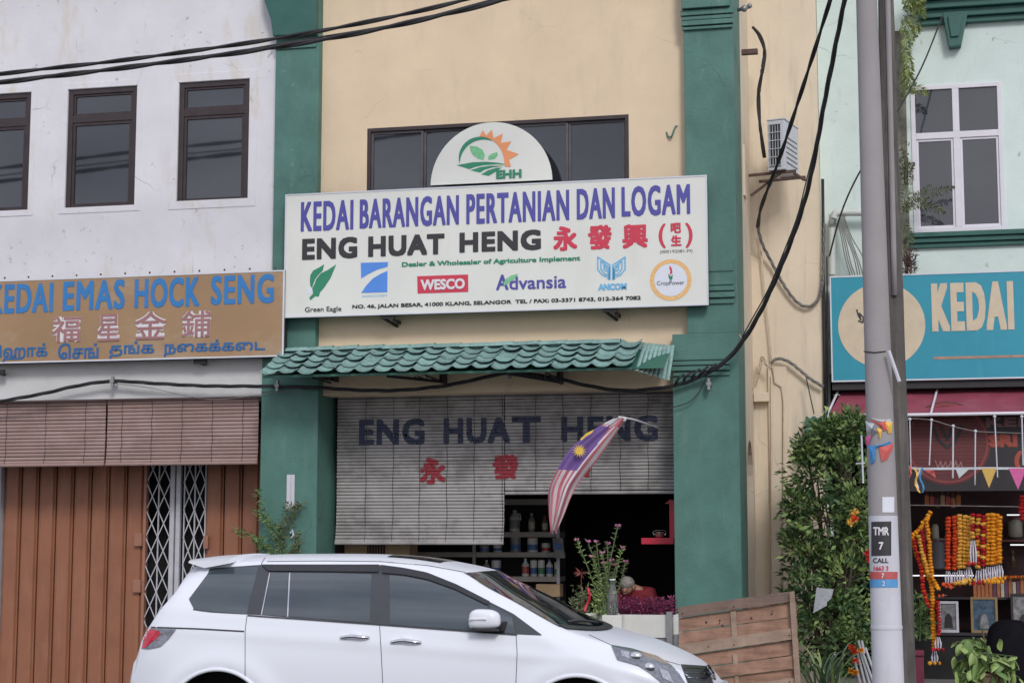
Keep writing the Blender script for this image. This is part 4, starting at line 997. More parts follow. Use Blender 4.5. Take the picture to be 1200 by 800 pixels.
a, b = at(628, 684, SY-.3), at(656, 699, SY-.3)
single('brown_carton', 'brown patterned carton below the goods shelf behind the windscreen', 'box', MB().box(a.x, b.x, SY-.3, SY-.05, b.z, a.z), 'cardboard', bev=.01)
a, b = at(398, 638, 1.2), at(480, 655, 1.2)
cb = thing('slatted_crate', 'tan wooden crate with dark slats seen under the long grey blind', 'crate', ((a.x+b.x)/2, 1.4, b.z-.6))
part('crate_panel', MB().box(a.x, X(430,640,1.2), 1.2, 1.6, b.z-.6, a.z), 'cardboard', cb); part('crate_panel', MB().box(X(452,640,1.2), b.x, 1.2, 1.6, b.z-.6, a.z), 'cardboard', cb)
for i in range(7):
    x = X(431.5+i*3.2, 640, 1.2); part('crate_slat', MB().box(x, x+.018, 1.21, 1.6, b.z-.6, a.z), 'pallet_wood_grey', cb)
part('crate_base', MB().box(a.x, b.x, 1.2, 1.6, -.06, b.z-.601), 'pallet_wood_grey', cb)
# hanging bag
p = at(653, 641, 2.2)
hb = thing('hanging_bag', 'grey blue plastic packet hanging from the end of the shelving', 'bag', (p.x, 2.2, p.z-.15))
part('packet', MB().grid([[(p.x-.07+.15*u+.03*v, 2.2-.04*math.sin(math.pi*u)*math.sin(math.pi*v), p.z+.13-.28*v) for v in [k/6 for k in range(7)]] for u in [k/6 for k in range(7)]]), 'bottle_grey', hb, smooth=True)
part('hook', MB().tube([(p.x, 2.2, p.z+.12), (p.x+.01, 2.2, p.z+.22)], .006, 5), 'grey_steel', hb)
part('packet_print', MB().box(p.x-.05, p.x+.07, 2.145, 2.15, p.z-.03, p.z+.06), 'label_blue', hb)
# red altar shelf
AY = .95
a, b = at(754, 630, AY), at(790, 640, AY)
al = thing('red_wall_shelf', 'small bright red shelf with upright back fixed inside the right green pillar', 'shelf', ((a.x+b.x)/2, AY, b.z))
part('shelf_board', MB().box(a.x, b.x+.02, AY-.2, AY+.12, b.z+.03, a.z), 'red_plastic', al, bev=.006)
part('shelf_back', MB().box(X(785.5,600,AY), b.x+.04, AY-.1, AY+.12, a.z, Z(790,588,AY)), 'red_plastic', al, bev=.004)
part('shelf_finial', MB().prism([(at(*q,AY).x, at(*q,AY).z) for q in ((780,590),(786,585),(792,586),(792,591),(786,590))], AY-.09, AY-.06), 'red_plastic', al)
p = at(773.5, 630, AY); cu = thing('incense_pot', 'small silver incense pot standing on the red shelf', 'pot', p)
part('pot_body', MB().lathe([(.035,0),(.06,.02),(.07,.05),(.055,.07),(.06,.078)], 16, (p.x, AY-.05, p.z)), 'silver', cu, smooth=30)
part('pot_handle', MB().tube([(p.x-.07,AY-.05,p.z+.04),(p.x-.09,AY-.05,p.z+.08),(p.x-.05,AY-.05,p.z+.1),(p.x+.05,AY-.05,p.z+.1),(p.x+.09,AY-.05,p.z+.08),(p.x+.07,AY-.05,p.z+.04)], .007, 5), 'silver', cu)

# person bent over a table inside
def skin(name, nodes, edges, m, parent, sub=2):
    me = bpy.data.meshes.new(name); me.from_pydata([n_[0] for n_ in nodes], edges, [])
    o = bpy.data.objects.new(name, me); COL.objects.link(o)
    mo = o.modifiers.new('s', 'SKIN'); mo.use_smooth_shade = True
    for i, n_ in enumerate(nodes): r_ = n_[1]; me.skin_vertices[0].data[i].radius = r_ if isinstance(r_, tuple) else (r_, r_)
    me.skin_vertices[0].data[0].use_root = True
    sb = o.modifiers.new('u', 'SUBSURF'); sb.levels = sub; sb.render_levels = sub
    dg = bpy.context.evaluated_depsgraph_get(); me2 = bpy.data.meshes.new_from_object(o.evaluated_get(dg)); bpy.data.objects.remove(o)
    mb_ = MB(); mb_.add([v.co for v in me2.vertices], [tuple(p_.vertices) for p_ in me2.polygons]); return part(name, mb_, m, parent, smooth=True)
PY = .75; hd = at(734.5, 687, PY)
pe = thing('person', 'grey haired person in a red shirt with head bowed behind the purple plants', 'person', (hd.x+.1, PY+.35, .2))
hx, hy, hz = hd.x, PY, hd.z
seat = Vector((hx+.12, PY+.40, hz-.50))
nodes = [(seat, (.15,.12)), (seat+Vector((-.02,-.08,.20)), (.15,.11)), (seat+Vector((-.04,-.18,.40)), (.17,.11)), (seat+Vector((-.07,-.26,.49)), (.07,.06)), ((hx,hy-.0,hz+.0), (.085,.10)), ((hx-.01,hy-.06,hz-.07), (.06,.06)),
  (seat+Vector((-.22,-.2,.40)), .06), (seat+Vector((-.30,-.34,.16)), .045), (seat+Vector((-.16,-.55,.10)), .034), (seat+Vector((-.12,-.62,.10)), (.042,.02)),
  (seat+Vector((.16,-.2,.40)), .06), (seat+Vector((.24,-.34,.16)), .045), (seat+Vector((.08,-.55,.10)), .034), (seat+Vector((.04,-.62,.10)), (.042,.02)),
  (seat+Vector((-.12,-.12,-.02)), .09), (seat+Vector((-.14,-.45,-.02)), .07), (seat+Vector((-.14,-.42,-.40)), .05), (seat+Vector((-.14,-.56,-.44)), .04),
  (seat+Vector((.12,-.12,-.02)), .09), (seat+Vector((.14,-.45,-.02)), .07), (seat+Vector((.14,-.42,-.40)), .05), (seat+Vector((.14,-.56,-.44)), .04)]
edges = [(0,1),(1,2),(2,3),(3,4),(4,5),(2,6),(6,7),(7,8),(8,9),(2,10),(10,11),(11,12),(12,13),(0,14),(14,15),(15,16),(16,17),(0,18),(18,19),(19,20),(20,21)]
for base, sx in ((9,-1),(13,1)):
    b0 = Vector(nodes[base][0])
    for j in range(4):
        k = len(nodes); o_ = Vector(((j-1.5)*.02, -.05, .0)); nodes += [(b0+o_, .010), (b0+o_+Vector((0,-.03-.005*(j in (1,2)),-.012)), .008)]; edges += [(base,k),(k,k+1)]
    k = len(nodes); nodes += [(b0+Vector((-sx*.045,-.01,0)), .011), (b0+Vector((-sx*.06,-.045,-.01)), .009)]; edges += [(base,k),(k,k+1)]
pb = skin('body_skin', nodes, edges, 'skin', pe)
def shell(name, c, r, m, par, cutz=None): return part(name, MB().ball(c, r, 20, 14), m, par, smooth=True)
shell('hair', (hx+.003, hy+.012, hz+.045), (.098, .118, .09), 'grey_hair', pe)
shell('ear', (hx-.092, hy-.01, hz-.01), (.014, .02, .03), 'skin', pe); shell('ear', (hx+.092, hy-.01, hz-.01), (.014, .02, .03), 'skin', pe)
part('nose', MB().ball((hx-.01, hy-.115, hz-.045), (.014,.022,.022)), 'skin', pe, smooth=True)
for s_ in (-1, 1): part('eye', MB().ball((hx+s_*.032, hy-.098, hz-.02), (.012,.008,.006)), 'dark_interior', pe, smooth=True)
part('mouth', MB().ball((hx-.01, hy-.10, hz-.085), (.025,.008,.006)), 'print_mauve', pe, smooth=True)
sn = [(nodes[1][0], (.20,.16)), (nodes[2][0], (.25,.17)), (nodes[6][0], .11), (nodes[7][0], .075), (nodes[10][0], .11), (nodes[11][0], .075), (nodes[0][0], (.19,.16)), (seat+Vector((-.055,-.22,.445)), (.11,.09))]
skin('red_shirt', sn, [(6,0),(0,1),(1,2),(2,3),(1,4),(4,5),(1,7)], 'red_shirt', pe)
single('wooden_stool', 'low wooden stool carrying the bowed person', 'stool', MB().box(seat.x-.18, seat.x+.18, seat.y-.16, seat.y+.18, seat.z-.2, seat.z-.15).bar((seat.x-.15,seat.y-.12,-.06),(seat.x-.13,seat.y-.1,seat.z-.2),.04).bar((seat.x+.15,seat.y-.12,-.06),(seat.x+.13,seat.y-.1,seat.z-.2),.04).bar((seat.x-.15,seat.y+.14,-.06),(seat.x-.13,seat.y+.12,seat.z-.2),.04).bar((seat.x+.15,seat.y+.14,-.06),(seat.x+.13,seat.y+.12,seat.z-.2),.04), 'pallet_wood_grey', kind=None)

# ------------------------------------------------------------------ planter, purple plants, vase with flowers
PLY = -.9
a, b = at(667, 719, PLY), at(795, 747, PLY)
pl = thing('white_planter', 'long white planter trough on a grey steel stand between van and doorway', 'planter', ((a.x+b.x)/2, PLY+.25, .12))
part('trough', wallholes(MB(), a.x, X(783,730,PLY), b.z, a.z, PLY, PLY+.03, []).box(a.x, X(783,730,PLY), PLY+.031, PLY+.5, b.z, b.z+.03).box(a.x, X(783,730,PLY), PLY+.47, PLY+.5, b.z+.03, a.z).box(a.x, X(783,730,PLY), PLY+.031, PLY+.469, b.z+.03, a.z-.05), 'planter_white', pl, bev=.006)
part('trough_lip', MB().box(a.x-.01, X(726,730,PLY), PLY-.015, PLY-.001, a.z-.035, a.z+.012), 'planter_white', pl)
part('trough_end', MB().box(X(789,730,PLY), b.x, PLY-.0, PLY+.4, b.z+.04, a.z), 'planter_white', pl, bev=.006)
xx = X(785.5, 730, PLY)
part('stand', MB().box(xx-.04, xx+.03, PLY-.05, PLY-.02, -.03, a.z+.04).box(a.x, xx-.041, PLY+.02, PLY+.06, b.z-.06, b.z-.005).box(xx+.031, b.x, PLY+.02, PLY+.06, b.z-.06, b.z-.01).box(a.x+.02, a.x+.08, PLY+.02, PLY+.08, -.03, b.z-.061).box(b.x-.06, b.x-.01, PLY+.0, PLY+.05, -.03, b.z+.039), 'grey_steel', pl)
def tuft(name, label, cat, x0, x1, y0, y1, z0, z1, n, l, w_, m, stemm='stem_green', nst=10, group=None, edge=.3):
    t = thing(name, label, cat, ((x0+x1)/2, (y0+y1)/2, z0), group)
    f_ = MB(); st = MB()
    for i in range(nst):
        bx, by = rnd.uniform(x0*.8+x1*.2, x1*.8+x0*.2), rnd.uniform(y0, y1); tx, ty, tz = bx+rnd.uniform(-.15,.15)*(x1-x0), by, z0+(z1-z0)*rnd.uniform(.6,1)
        st.tube([(bx,by,z0),((bx+tx)/2+.02,by,(z0+tz)/2),(tx,ty,tz)], [.008,.006,.003], 5)
    for i in range(n):
        p = Vector((rnd.uniform(x0,x1), rnd.uniform(y0,y1), z0+(z1-z0)*rnd.random()**.8*(.75+.25*math.sin(i*1.7))))
        d = Vector((rnd.uniform(-1,1), rnd.uniform(-1,1), rnd.uniform(-.2,1))); f_.leaf(p, d, l*rnd.uniform(.6,1.2), w_*rnd.uniform(.7,1.2))
    part('stems', st, stemm, t, kind='stuff'); part('foliage', f_, m, t, kind='stuff'); return t
px0, px1 = X(722, 715, PLY+.2), X(789, 715, PLY+.2)
tuft('purple_plant', 'mass of low purple red leaves growing in the white planter', 'plant', px0, px1, PLY+.05, PLY+.45, a.z-.03, Z(750, 699, PLY+.2), 1500, .055, .022, 'leaf_purple', 'leaf_purple', 24)
# vase and flower spikes
VY = PLY-.12
v0 = at(718, 720, VY); vs_ = thing('glass_vase', 'clear plastic bottle standing as a vase left of the purple plants', 'vase', v0)
sv = at(719, 683, VY)
part('vase_body', MB().lathe([(.055,0),(.07,.02),(.068,.22),(.04,.32),(.03,.40),(.036,.41)], 18, (v0.x, VY, v0.z)), 'clear_plastic', vs_, smooth=40)
part('vase_rim', MB().lathe([(.037,0),(.040,.008),(.037,.016)], 18, (v0.x, VY, v0.z+.41)), 'print_pale', vs_, smooth=40)
single('vase_plinth', 'white block under the plastic bottle vase at the end of the van windscreen', 'block', MB().box(v0.x-.12, v0.x+.12, VY-.07, VY+.09, -.03, v0.z-.001), 'planter_white', bev=.01)
fp = thing('flowering_plant', 'tall thin stems with pink flowers rising above the clear bottle vase', 'plant', (v0.x-.05, VY, v0.z))
stems = [(676,633),(689,635),(699,635),(706,648),(712,637),(724,616),(729,642),(733,658),(717,657),(694,652),(708,660),(722,662)]
for i, (sx_, sy_) in enumerate(stems):
    tp_ = at(sx_, sy_, VY+.02*(i%3)); bs = at(706+(i%4)*3, 716, VY); md = bs.lerp(tp_, .5)+Vector((.03*math.sin(i*2.1), .02, .03))
    path = smoothpath([bs, md, tp_], 7); s_ = part('stem', MB().tube(path, .007, 5), 'stem_green', fp)
    lf = MB()
    for k_, q in enumerate(path[3:]):
        for _ in range(5 if i < 8 else 7):
            t = rnd.uniform(0, 6.28); lf.leaf(q+Vector((0,0,rnd.uniform(-.02,.02))), (math.cos(t), math.sin(t)*.7, .45), rnd.uniform(.04,.07), .012)
    part('leaves', lf, 'leaf_olive' if i % 3 else 'leaf_light', s_, kind='stuff')
    fw = MB()
    for _ in range(16):
        t = rnd.uniform(0, 6.28); fw.leaf(tp_+Vector((0,0,.0)), (math.cos(t), math.sin(t), rnd.uniform(.1,1)), .042, .02)
    part('flower_head', fw, 'flower_pink', s_, kind='stuff')
p0, p1 = at(668, 719, VY), at(700, 672, VY)
tuft('leafy_plant', 'small light green plant left of the vase, just above the windscreen foot', 'plant', p0.x, X(686,700,VY), VY+.1, VY+.35, p0.z-.12, Z(680, 686, VY), 220, .10, .028, 'leaf_olive', 'stem_green', 8)
tuft('lower_green_plant', 'dense light green leaves around the foot of the flowering stems', 'plant', X(694,700,VY), X(716,700,VY), VY+.0, VY+.12, v0.z-.05, Z(700,680,VY), 260, .07, .022, 'leaf_light', 'stem_green', 8)
rb = at(692, 700, VY-.05)
single('red_ribbon', 'red and pink ribbon tied among the flowering stems', 'ribbon', MB().grid([[(rb.x-.05+.03*math.sin(v*5)+.028*u, rb.y-.02*math.sin(v*7), rb.z+.12-.28*v) for v in [k/10 for k in range(11)]] for u in (0,.5,1)]), 'red_plastic', smooth=True)
sp_ = at(681, 671, VY)
m_ = MB()
for k in range(9): m_.leaf(sp_, (math.cos(k*.7), -.4, math.sin(k*.7)*.5+.1), .10, .022)
single('red_dry_leaf_sprig', 'dull red star shaped sprig left of the flowering stems', 'plant', m_.bar(sp_, sp_-Vector((0,-.03,.5)), .006), mat('dry_red', (.20,.055,.045), .8, .2))
# weed on the left pillar
wd = thing('wall_weed', 'spindly weed with small leaves growing up the foot of the left green pillar', 'plant', at(330, 660, -.05)+Vector((0,0,-.9)))
for i, P in enumerate(([(335,665),(331,640),(322,615),(300,600)], [(334,660),(326,635),(333,610),(340,590)], [(332,660),(315,640),(298,628),(276,622)], [(333,655),(334,625),(345,600),(352,590)], [(331,650),(320,625),(310,605),(303,575)], [(333,662),(343,648),(350,640),(349,625)], [(331,660),(318,650),(306,640),(300,632)])):
    path = smoothpath([at(p[0], p[1], -.12-.03*(i%3)) for p in P], 7); s_ = part('stem', MB().tube(path, .006, 5), 'stem_green', wd); lf = MB()
    for q in path[5:]:
        for _ in range(6): lf.leaf(q+Vector((rnd.uniform(-.04,.04), rnd.uniform(-.03,.03), rnd.uniform(-.04,.04))), (rnd.uniform(-1,1), rnd.uniform(-.8,.2), rnd.uniform(-.5,.7)), rnd.uniform(.05,.09), .022)
    part('leaves', lf, 'leaf_olive' if i % 2 else 'leaf_mid', s_, kind='stuff')
a, b = at(337, 556, 0), at(345, 597, 0)
single('metal_strip', 'narrow peeling white metal strip fixed upright on the left green pillar', 'bracket', MB().box(a.x, a.x+.055, -.03, -.001, b.z, a.z).box(a.x+.0551, b.x, -.012, -.001, b.z+.03, a.z), 'pole_white', bev=.003)
a = at(344, 624, 0); single('white_hook', 'small white hook on the left green pillar among the weed', 'hook', MB().tube([(a.x-.04,-.01,a.z),(a.x-.02,-.06,a.z),(a.x+.01,-.07,a.z+.05),(a.x+.02,-.06,a.z-.04),(a.x-.01,-.05,a.z-.06)], .013, 6), 'white_upvc')

# ------------------------------------------------------------------ right mint shophouse
RY = 2.7
rx0 = FX1+.004; rx1 = 8.5
mh = thing('mint_shophouse', 'pale mint green shophouse on the right with a white framed window and dark green cornice', 'building', (1.5, RY, -.1))
wa, wb = at(1066.5, 102, RY), at(1179, 269, RY)
part('wall', wallholes(MB(), rx0, rx1, 4.15, TOP, RY, RY+.3, [(wa.x, wb.x, wb.z, wa.z)]), 'mint_wall', mh)
part('pillar', MB().box(rx0, X(975, 600, RY), RY, RY+.6, -.3, 4.149), 'mint_wall', mh)
part('side_wall', MB().box(rx1+.001, rx1+.2, RY, 9, -.3, TOP), 'mint_wall', mh)
part('roof', MB().box(rx0, rx1+.2, RY-.5, 9.3, TOP+.001, TOP+.2), 'roof_clay', mh)
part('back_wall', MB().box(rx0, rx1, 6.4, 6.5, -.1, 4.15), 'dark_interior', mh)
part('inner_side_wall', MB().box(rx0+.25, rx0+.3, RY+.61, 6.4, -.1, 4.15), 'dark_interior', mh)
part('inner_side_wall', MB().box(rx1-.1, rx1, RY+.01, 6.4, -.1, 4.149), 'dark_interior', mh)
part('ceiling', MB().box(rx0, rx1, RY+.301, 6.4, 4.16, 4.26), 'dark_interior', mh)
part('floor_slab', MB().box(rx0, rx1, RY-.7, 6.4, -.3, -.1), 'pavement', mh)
part('upper_room', MB().box(rx0+.1, rx1-.1, RY+1.0, RY+1.05, 4.3, TOP-.1), 'dark_interior', mh)
fr = ring(MB(), wa.x, wb.x, wb.z, wa.z, .0599, RY-.02, RY+.06); xm = X(1121.5, 180, RY); zm = Z(1121, 158, RY)
fr.box(xm-.045, xm+.045, RY-.018, RY+.05, wb.z+.06, zm-.045).box(xm-.045, xm+.045, RY-.018, RY+.05, zm+.045, wa.z-.06).box(wa.x+.06, wb.x-.06, RY-.019, RY+.055, zm-.045, zm+.045)
wn = part('window', fr, 'white_upvc', mh, bev=.006)
for (p, q) in ((wa.x+.06, xm-.045), (xm+.045, wb.x-.06)):
    s_ = ring(MB(), p+.001, q-.001, wb.z+.061, zm-.046, .032, RY+.0, RY+.045); part('sash', s_, 'white_upvc', wn, bev=.005)
    part('pane', MB().box(p+.033, q-.033, RY+.02, RY+.03, wb.z+.093, zm-.078), 'dark_glass', wn)
    part('pane', MB().box(p, q, RY+.02, RY+.03, zm+.046, wa.z-.061), 'dark_glass', wn)
cz = lambda py: Z(1140, py, RY)
c0x = X(1078, 20, RY)
for i, (za_, zb2, pr) in enumerate(((28, 22, .10), (21.5, 13, .16), (12.5, 4, .24), (3.5, -6, .32))): part('cornice', MB().box(c0x-.03*i, rx1, RY-pr, RY-.001, cz(za_), cz(zb2)), 'dark_green_paint', mh, bev=.012)
tb = lambda *q: [(at(p[0], p[1], RY).x, at(p[0], p[1], RY).z) for p in q]
part('cornice_bracket', MB().prism(tb((1104,19),(1134,17),(1126,57),(1112,59)), RY-.17, RY-.002), 'dark_green_paint', mh, bev=.012)
part('cornice_bracket_face', MB().prism(tb((1110,24),(1128,23),(1123,47),(1114,48)), RY-.20, RY-.171), 'dark_green_paint', mh, bev=.01)
s0 = X(1063, 280, RY)
for (za_, zb2, pr) in ((289, 284, .06), (283.5, 278, .10), (277.5, 272, .14)): part('window_ledge', MB().box(s0, rx1, RY-pr, RY-.001, cz(za_), cz(zb2)), 'dark_green_paint', mh, bev=.01)
part('mouldy_strip', MB().box(X(1052,200,RY), X(1064,200,RY), RY-.02, RY-.0005, 5.7, 9.0), mat('mould', (.16,.15,.12), .9, .5, 6, .5, 40, dirt=(.42,.46,.42), dthr=.45), mh)
# teal sign
TY = 2.3
tsn = signbox('teal_shop_sign', 'teal sign board with cream KEDAI lettering and a cream disc behind the two poles', (972, 324, 1300, 441), TY, .2, 'teal_board')
tp('KEDAI', (1092.5, 388.5), (1187, 329), TY, 'board_cream', tsn, .0, .026, sp=1.25)
cc = at(1033, 381, TY); part('cream_disc', disc(cc, 0, .585, TY-.004, 64), 'board_cream', tsn)
a, b = at(1094, 421, TY), at(1290, 413.5, TY); part('underline_bar', MB().box(a.x, b.x, TY-.004, TY-.001, a.z, b.z), mat('bar_tan', (.40,.24,.17), .5, .2, 12), tsn)
k_ = [(1004,363),(1006,370),(1009,375),(1007,367),(1012,372),(1011,378),(1006,376)]
part('emblem_stroke', line_px(k_, .02, TY, .007), 'print_black', tsn)
part('bracket', MB().box(X(975,450,TY), X(1290,450,TY), TY+.05, TY+.35, Z(1000,456,TY), Z(1000,446,TY)), 'black_steel', tsn)
# maroon awning
MA = 1.5
am = thing('maroon_awning', 'dusty maroon canvas awning with white tube frame below the teal sign', 'awning', (1, 2, Z(1100,487,MA)))
p = [at(986, 459, 2.6), at(1300, 459, 2.6), at(1300, 485.5, MA), at(969, 487.5, MA)]; p[1].z = p[0].z; p[2].z = p[3].z
def quadgrid(a, b, c, d, n, m, sag=.03): return MB().grid([[a.lerp(b, i/n).lerp(d.lerp(c, i/n), j/m) - Vector((0,0,sag*math.sin(math.pi*j/m)*(.5+.5*math.sin(i*1.1)))) for j in range(m+1)] for i in range(n+1)])
part('canvas', quadgrid(*p, 20, 5), 'maroon_canvas', am, smooth=True)
part('front_rail', MB().tube([p[3], p[2]], .022, 8), 'white_upvc', am)
for px in (969.5, 1091, 1205): q = at(px, 487, MA); q.z = p[3].z; part('rafter', MB().tube([q+Vector((0,0,.02)), Vector((q.x+.12, 2.6, p[0].z+.02))], .016, 7), 'white_upvc', am)
# hanging board behind
HY = 1.9
hbn = thing('hanging_banner', 'dark banner with maroon round emblem and red SRI lettering under the maroon awning', 'banner', at(1130, 575, HY))
part('banner_cloth', MB().box(X(1064,530,HY), X(1290,530,HY), HY, HY+.015, Z(1130,575,HY), Z(1130,488,HY)), 'board_dark', hbn)
mcn = at(1110, 519, HY); part('emblem_disc', disc(mcn, 0, .555, HY-.004, 56), 'maroon_print', hbn); part('emblem_ring', disc(mcn, .50, .53, HY-.008, 56), mat('line_red', (.25,.05,.05), .6, .1), hbn)
lns = MB()
for i in range(15):
    z = mcn.z+.30-i*.05; hw = math.sqrt(max(.01, .245-(z-mcn.z)**2)); lns.box(mcn.x-hw, mcn.x+hw, HY-.009, HY-.005, z, z+.008)
part('emblem_lines', lns, mat('line_red', (.28,.05,.05), .6, .1), hbn, kind='stuff')
part('emblem_petals', line_px([(1093,500),(1100,516),(1110,524),(1120,516),(1127,500)], .04, HY, .011), 'board_dark', hbn)
part('emblem_petals', line_px([(1103,500),(1110,515),(1117,500)], .035, HY, .012), 'board_dark', hbn)
for k in range(5): part('scroll', line_px([(1096+k*6,541+abs(k-2)*-.8),(1099+k*6,548),(1102+k*6,541),(1104+k*6,549)], .014, HY, .012), 'print_mauve', hbn)
tp('KED', (1155.5, 500.5), (1215, 488), HY, mat('banner_pink', (.20,.10,.11), .6, .1), hbn, .0, .01)
tp('SRI', (1158.5, 524), (1192, 508.5), HY, mat('banner_red', (.36,.07,.045), .6, .1), hbn, .0, .016)
tp('(', (1189, 553), (1198, 528), HY, 'banner_red', hbn, .0, .012)
# wire with white rods and bunting
WY = 1.35
bw = thing('wire_of_rods', 'thin sagging wire with slim white rods hanging in front of the round emblem', 'rods', at(1130, 568, WY))
part('wire', MB().tube(smoothpath([at(*p_, WY) for p_ in ((1064,490),(1091,492),(1117,499.5),(1143,505),(1170,506.5),(1215,508))], 5), .006, 5), 'cable_grey', bw)
for (xa_, ya_, xb_, yb_, w_) in ((1066,491,1067.5,546,.011),(1091.5,492,1089,545,.013),(1117,499,1116.5,560,.016),(1143,505,1142.5,568,.013),(1165.5,488,1169,559,.012),(1197.5,488,1199,545,.014)):
    r_ = part('hanging_rod', MB().tube([at(xa_,ya_,WY-.01), at(xb_,yb_,WY-.01)], w_*.72, 6), 'pole_white', bw)
    part('rod_knob', MB().ball(at(xa_,ya_,WY-.01), .022, 8, 5), 'pole_white', r_)
bt = thing('pennant_bunting', 'white bunting tape with yellow and pink pennants strung from the pole across the flower shop', 'bunting', at(1120, 573, .9))
BYY = 1.1
tapeP = smoothpath([at(1046,520,-2.9), at(1050,533,-2.2), at(1058,543,-1.2), at(1072,547,.2), at(1100,547.5,BYY), at(1160,547,BYY), at(1230,548,BYY)], 6)
part('tape', MB().grid([[p_, p_+Vector((0,0,-.03))] for p_ in tapeP]), 'pennant_white', bt)
def tri(x0_, x1_, y0_, xt_, yt_, m, Y=BYY, par=bt): return part('pennant', MB().prism([(at(*q, Y).x, at(*q, Y).z) for q in ((x0_, y0_), (x1_, y0_), (xt_, yt_))], Y-.012, Y-.008), m, par)
tri(1150,1168,548.5,1159,571.5,'pennant_yellow'); tri(1182,1203,548.5,1193,573.5,'pennant_pink'); tri(1214,1234,549,1225,573,'pennant_blue')
tri(1081,1094,549,1097,560,'pennant_red'); tri(1120,1136,549,1124,560,'pennant_white')
for i, (xa_, ya_, xb_, yb_, m) in enumerate(((1048,528,1056,541,'pennant_yellow'),(1050,538,1050,556,'pennant_blue'),(1055,541,1048,560,'cable_black'),(1058,541,1052,563,'pennant_yellow'),(1062,543,1055,570,'pennant_red'),(1067,545,1060,573,'pennant_red'),(1071,548,1075,577,'flower_paleyellow'),(1075,548,1073,575,'pennant_white'),(1078,548,1080,577,'pennant_blue'))):
    Yq = -2.2+i*.3; a, b = at(xa_,ya_,Yq), at(xb_,yb_,Yq); part('streamer', MB().grid([[a.lerp(b, v/6)+Vector((.02*math.sin(v*1.3+i), .02*math.sin(v*2), 0)), a.lerp(b, v/6)+Vector((.022+.02*math.sin(v*1.3+i), .03, 0))] for v in range(7)]), m, bt)

# ------------------------------------------------------------------ flower garlands
GLY = 1.55
part_rail = single('garland_wire', 'thin grey wire stretched high across the flower shop front carrying the garlands', 'wire', MB().tube([at(1064, 591.5, GLY), at(1230, 594, GLY)], .006, 5), 'cable_grey')
fmb = MB()
for ring_, (rr0, zz0) in enumerate(((.034, .014), (.044, .0), (.034, -.014))):
    for k in range(9):
        t = 2*math.pi*(k+.5*ring_)/9; fmb.add([(0,0,zz0), (rr0*.8*math.cos(t-.35), rr0*.8*math.sin(t-.35), zz0+.004), (rr0*1.12*math.cos(t), rr0*1.12*math.sin(t), zz0*1.5+.004*(-1)**k), (rr0*.8*math.cos(t+.35), rr0*.8*math.sin(t+.35), zz0-.004)], [(0,1,2),(0,2,3)])
fmb.ball((0,0,0), (.034,.034,.024), 9, 5)
FM = {m: mesh('flower', fmb, m, smooth=False) for m in ('flower_yellow', 'flower_paleyellow', 'flower_orange', 'flower_red')}
def garland(label, path, cols, group, size=1., ribbons=None, step=.045, cat='garland'):
    P = [Vector(p_) for p_ in path]; t = thing('flower_garland', label, cat, P[0], group)
    part('thread', MB().tube(P, .004, 4), 'cable_grey', t)
    L_ = [0]
    for i in range(1, len(P)): L_.append(L_[-1]+(P[i]-P[i-1]).length)
    n_ = max(2, int(L_[-1]/step)); 
    for k in range(n_):
        d = L_[-1]*k/n_; i = next(i for i in range(1, len(P)) if d <= L_[i]+1e-6); q = P[i-1].lerp(P[i], (d-L_[i-1])/max(1e-6, L_[i]-L_[i-1])); dr_ = (P[i]-P[i-1]).normalized()
        e_ = dr_.to_track_quat('Z', 'Y').to_euler(); s_ = size*rnd.uniform(.9, 1.1)
        piece('flower', FM[cols[k % len(cols)]], t, q+Vector((rnd.uniform(-.006,.006), rnd.uniform(-.01,.01), 0)), (e_.x+rnd.uniform(-.15,.15), e_.y+rnd.uniform(-.15,.15), rnd.uniform(0,6)), (s_, s_, s_))
    if ribbons:
        a = P[-1]; 
        for j in range(3):
            part('ribbon', MB().tube([a+Vector(((j-1)*.02, -.01, 0)), a+Vector(((j-1)*.035, -.02, -ribbons*.6)), a+Vector(((j-1)*.03, -.015, -ribbons))], [.006,.012,.009], 5), 'ribbon_white', t)
        for j in range(3): piece('flower', FM[cols[0]], t, a+Vector(((j-1)*.06, -.02, -ribbons-.015)), (R(70), 0, j), (.62, .62, .62))
    return t
Yl, Pl, O_, R_ = 'flower_yellow', 'flower_paleyellow', 'flower_orange', 'flower_red'
strands = [(1111.5,607,669,[O_],'leftmost orange red garland of the row hanging on the wire'),(1119,606,670,[O_],'second orange red garland of the row, touching the pale yellow ones'),
 (1125,604,668,[Pl],'leftmost pale yellow garland beside the orange red pair'),(1131,605,668,[Pl],'middle pale yellow garland of three hanging on the wire'),(1136,606,664,[Pl],'third pale yellow garland, partly behind the one with the white tassel'),
 (1147,604,668,[R_,Pl,Pl],'red and yellow striped garland right of the white tassel'),(1153,605,666,[R_,R_,Pl],'mostly red garland with yellow rings beside the deep yellow ones'),
 (1158.5,603,664,[Yl],'leftmost deep yellow garland, next to the red striped one'),(1163.5,603,664,[Yl],'second of the four deep yellow garlands'),(1168,603.5,663,[Yl],'third of the four deep yellow garlands'),(1172,606,662,[Yl],'rightmost deep yellow garland at the end of the row')]
for i, (px, ya_, yb_, cols, lab) in enumerate(strands):
    y = GLY+.03*(i%2)-.02; garland(lab, [at(px, 594, y), at(px, ya_, y)][1:] + [at(px-.4+.8*math.sin(i), (ya_+yb_)/2, y), at(px-.6, yb_, y)], cols, 'flower garlands hanging in a row on the wire', .95, .15)
garland('short red and yellow garland with a long white tassel in front of the row', [at(1140,603,GLY-.1), at(1140,633,GLY-.1)], [R_,Pl,Pl,R_], 'flower garlands hanging in a row on the wire', .85, .28)
def rowof(lab, a, b, cols, gname=None): garland(lab, [at(*a, GLY-.12), at(*b, GLY-.12)], cols, gname, .7, None, .04)
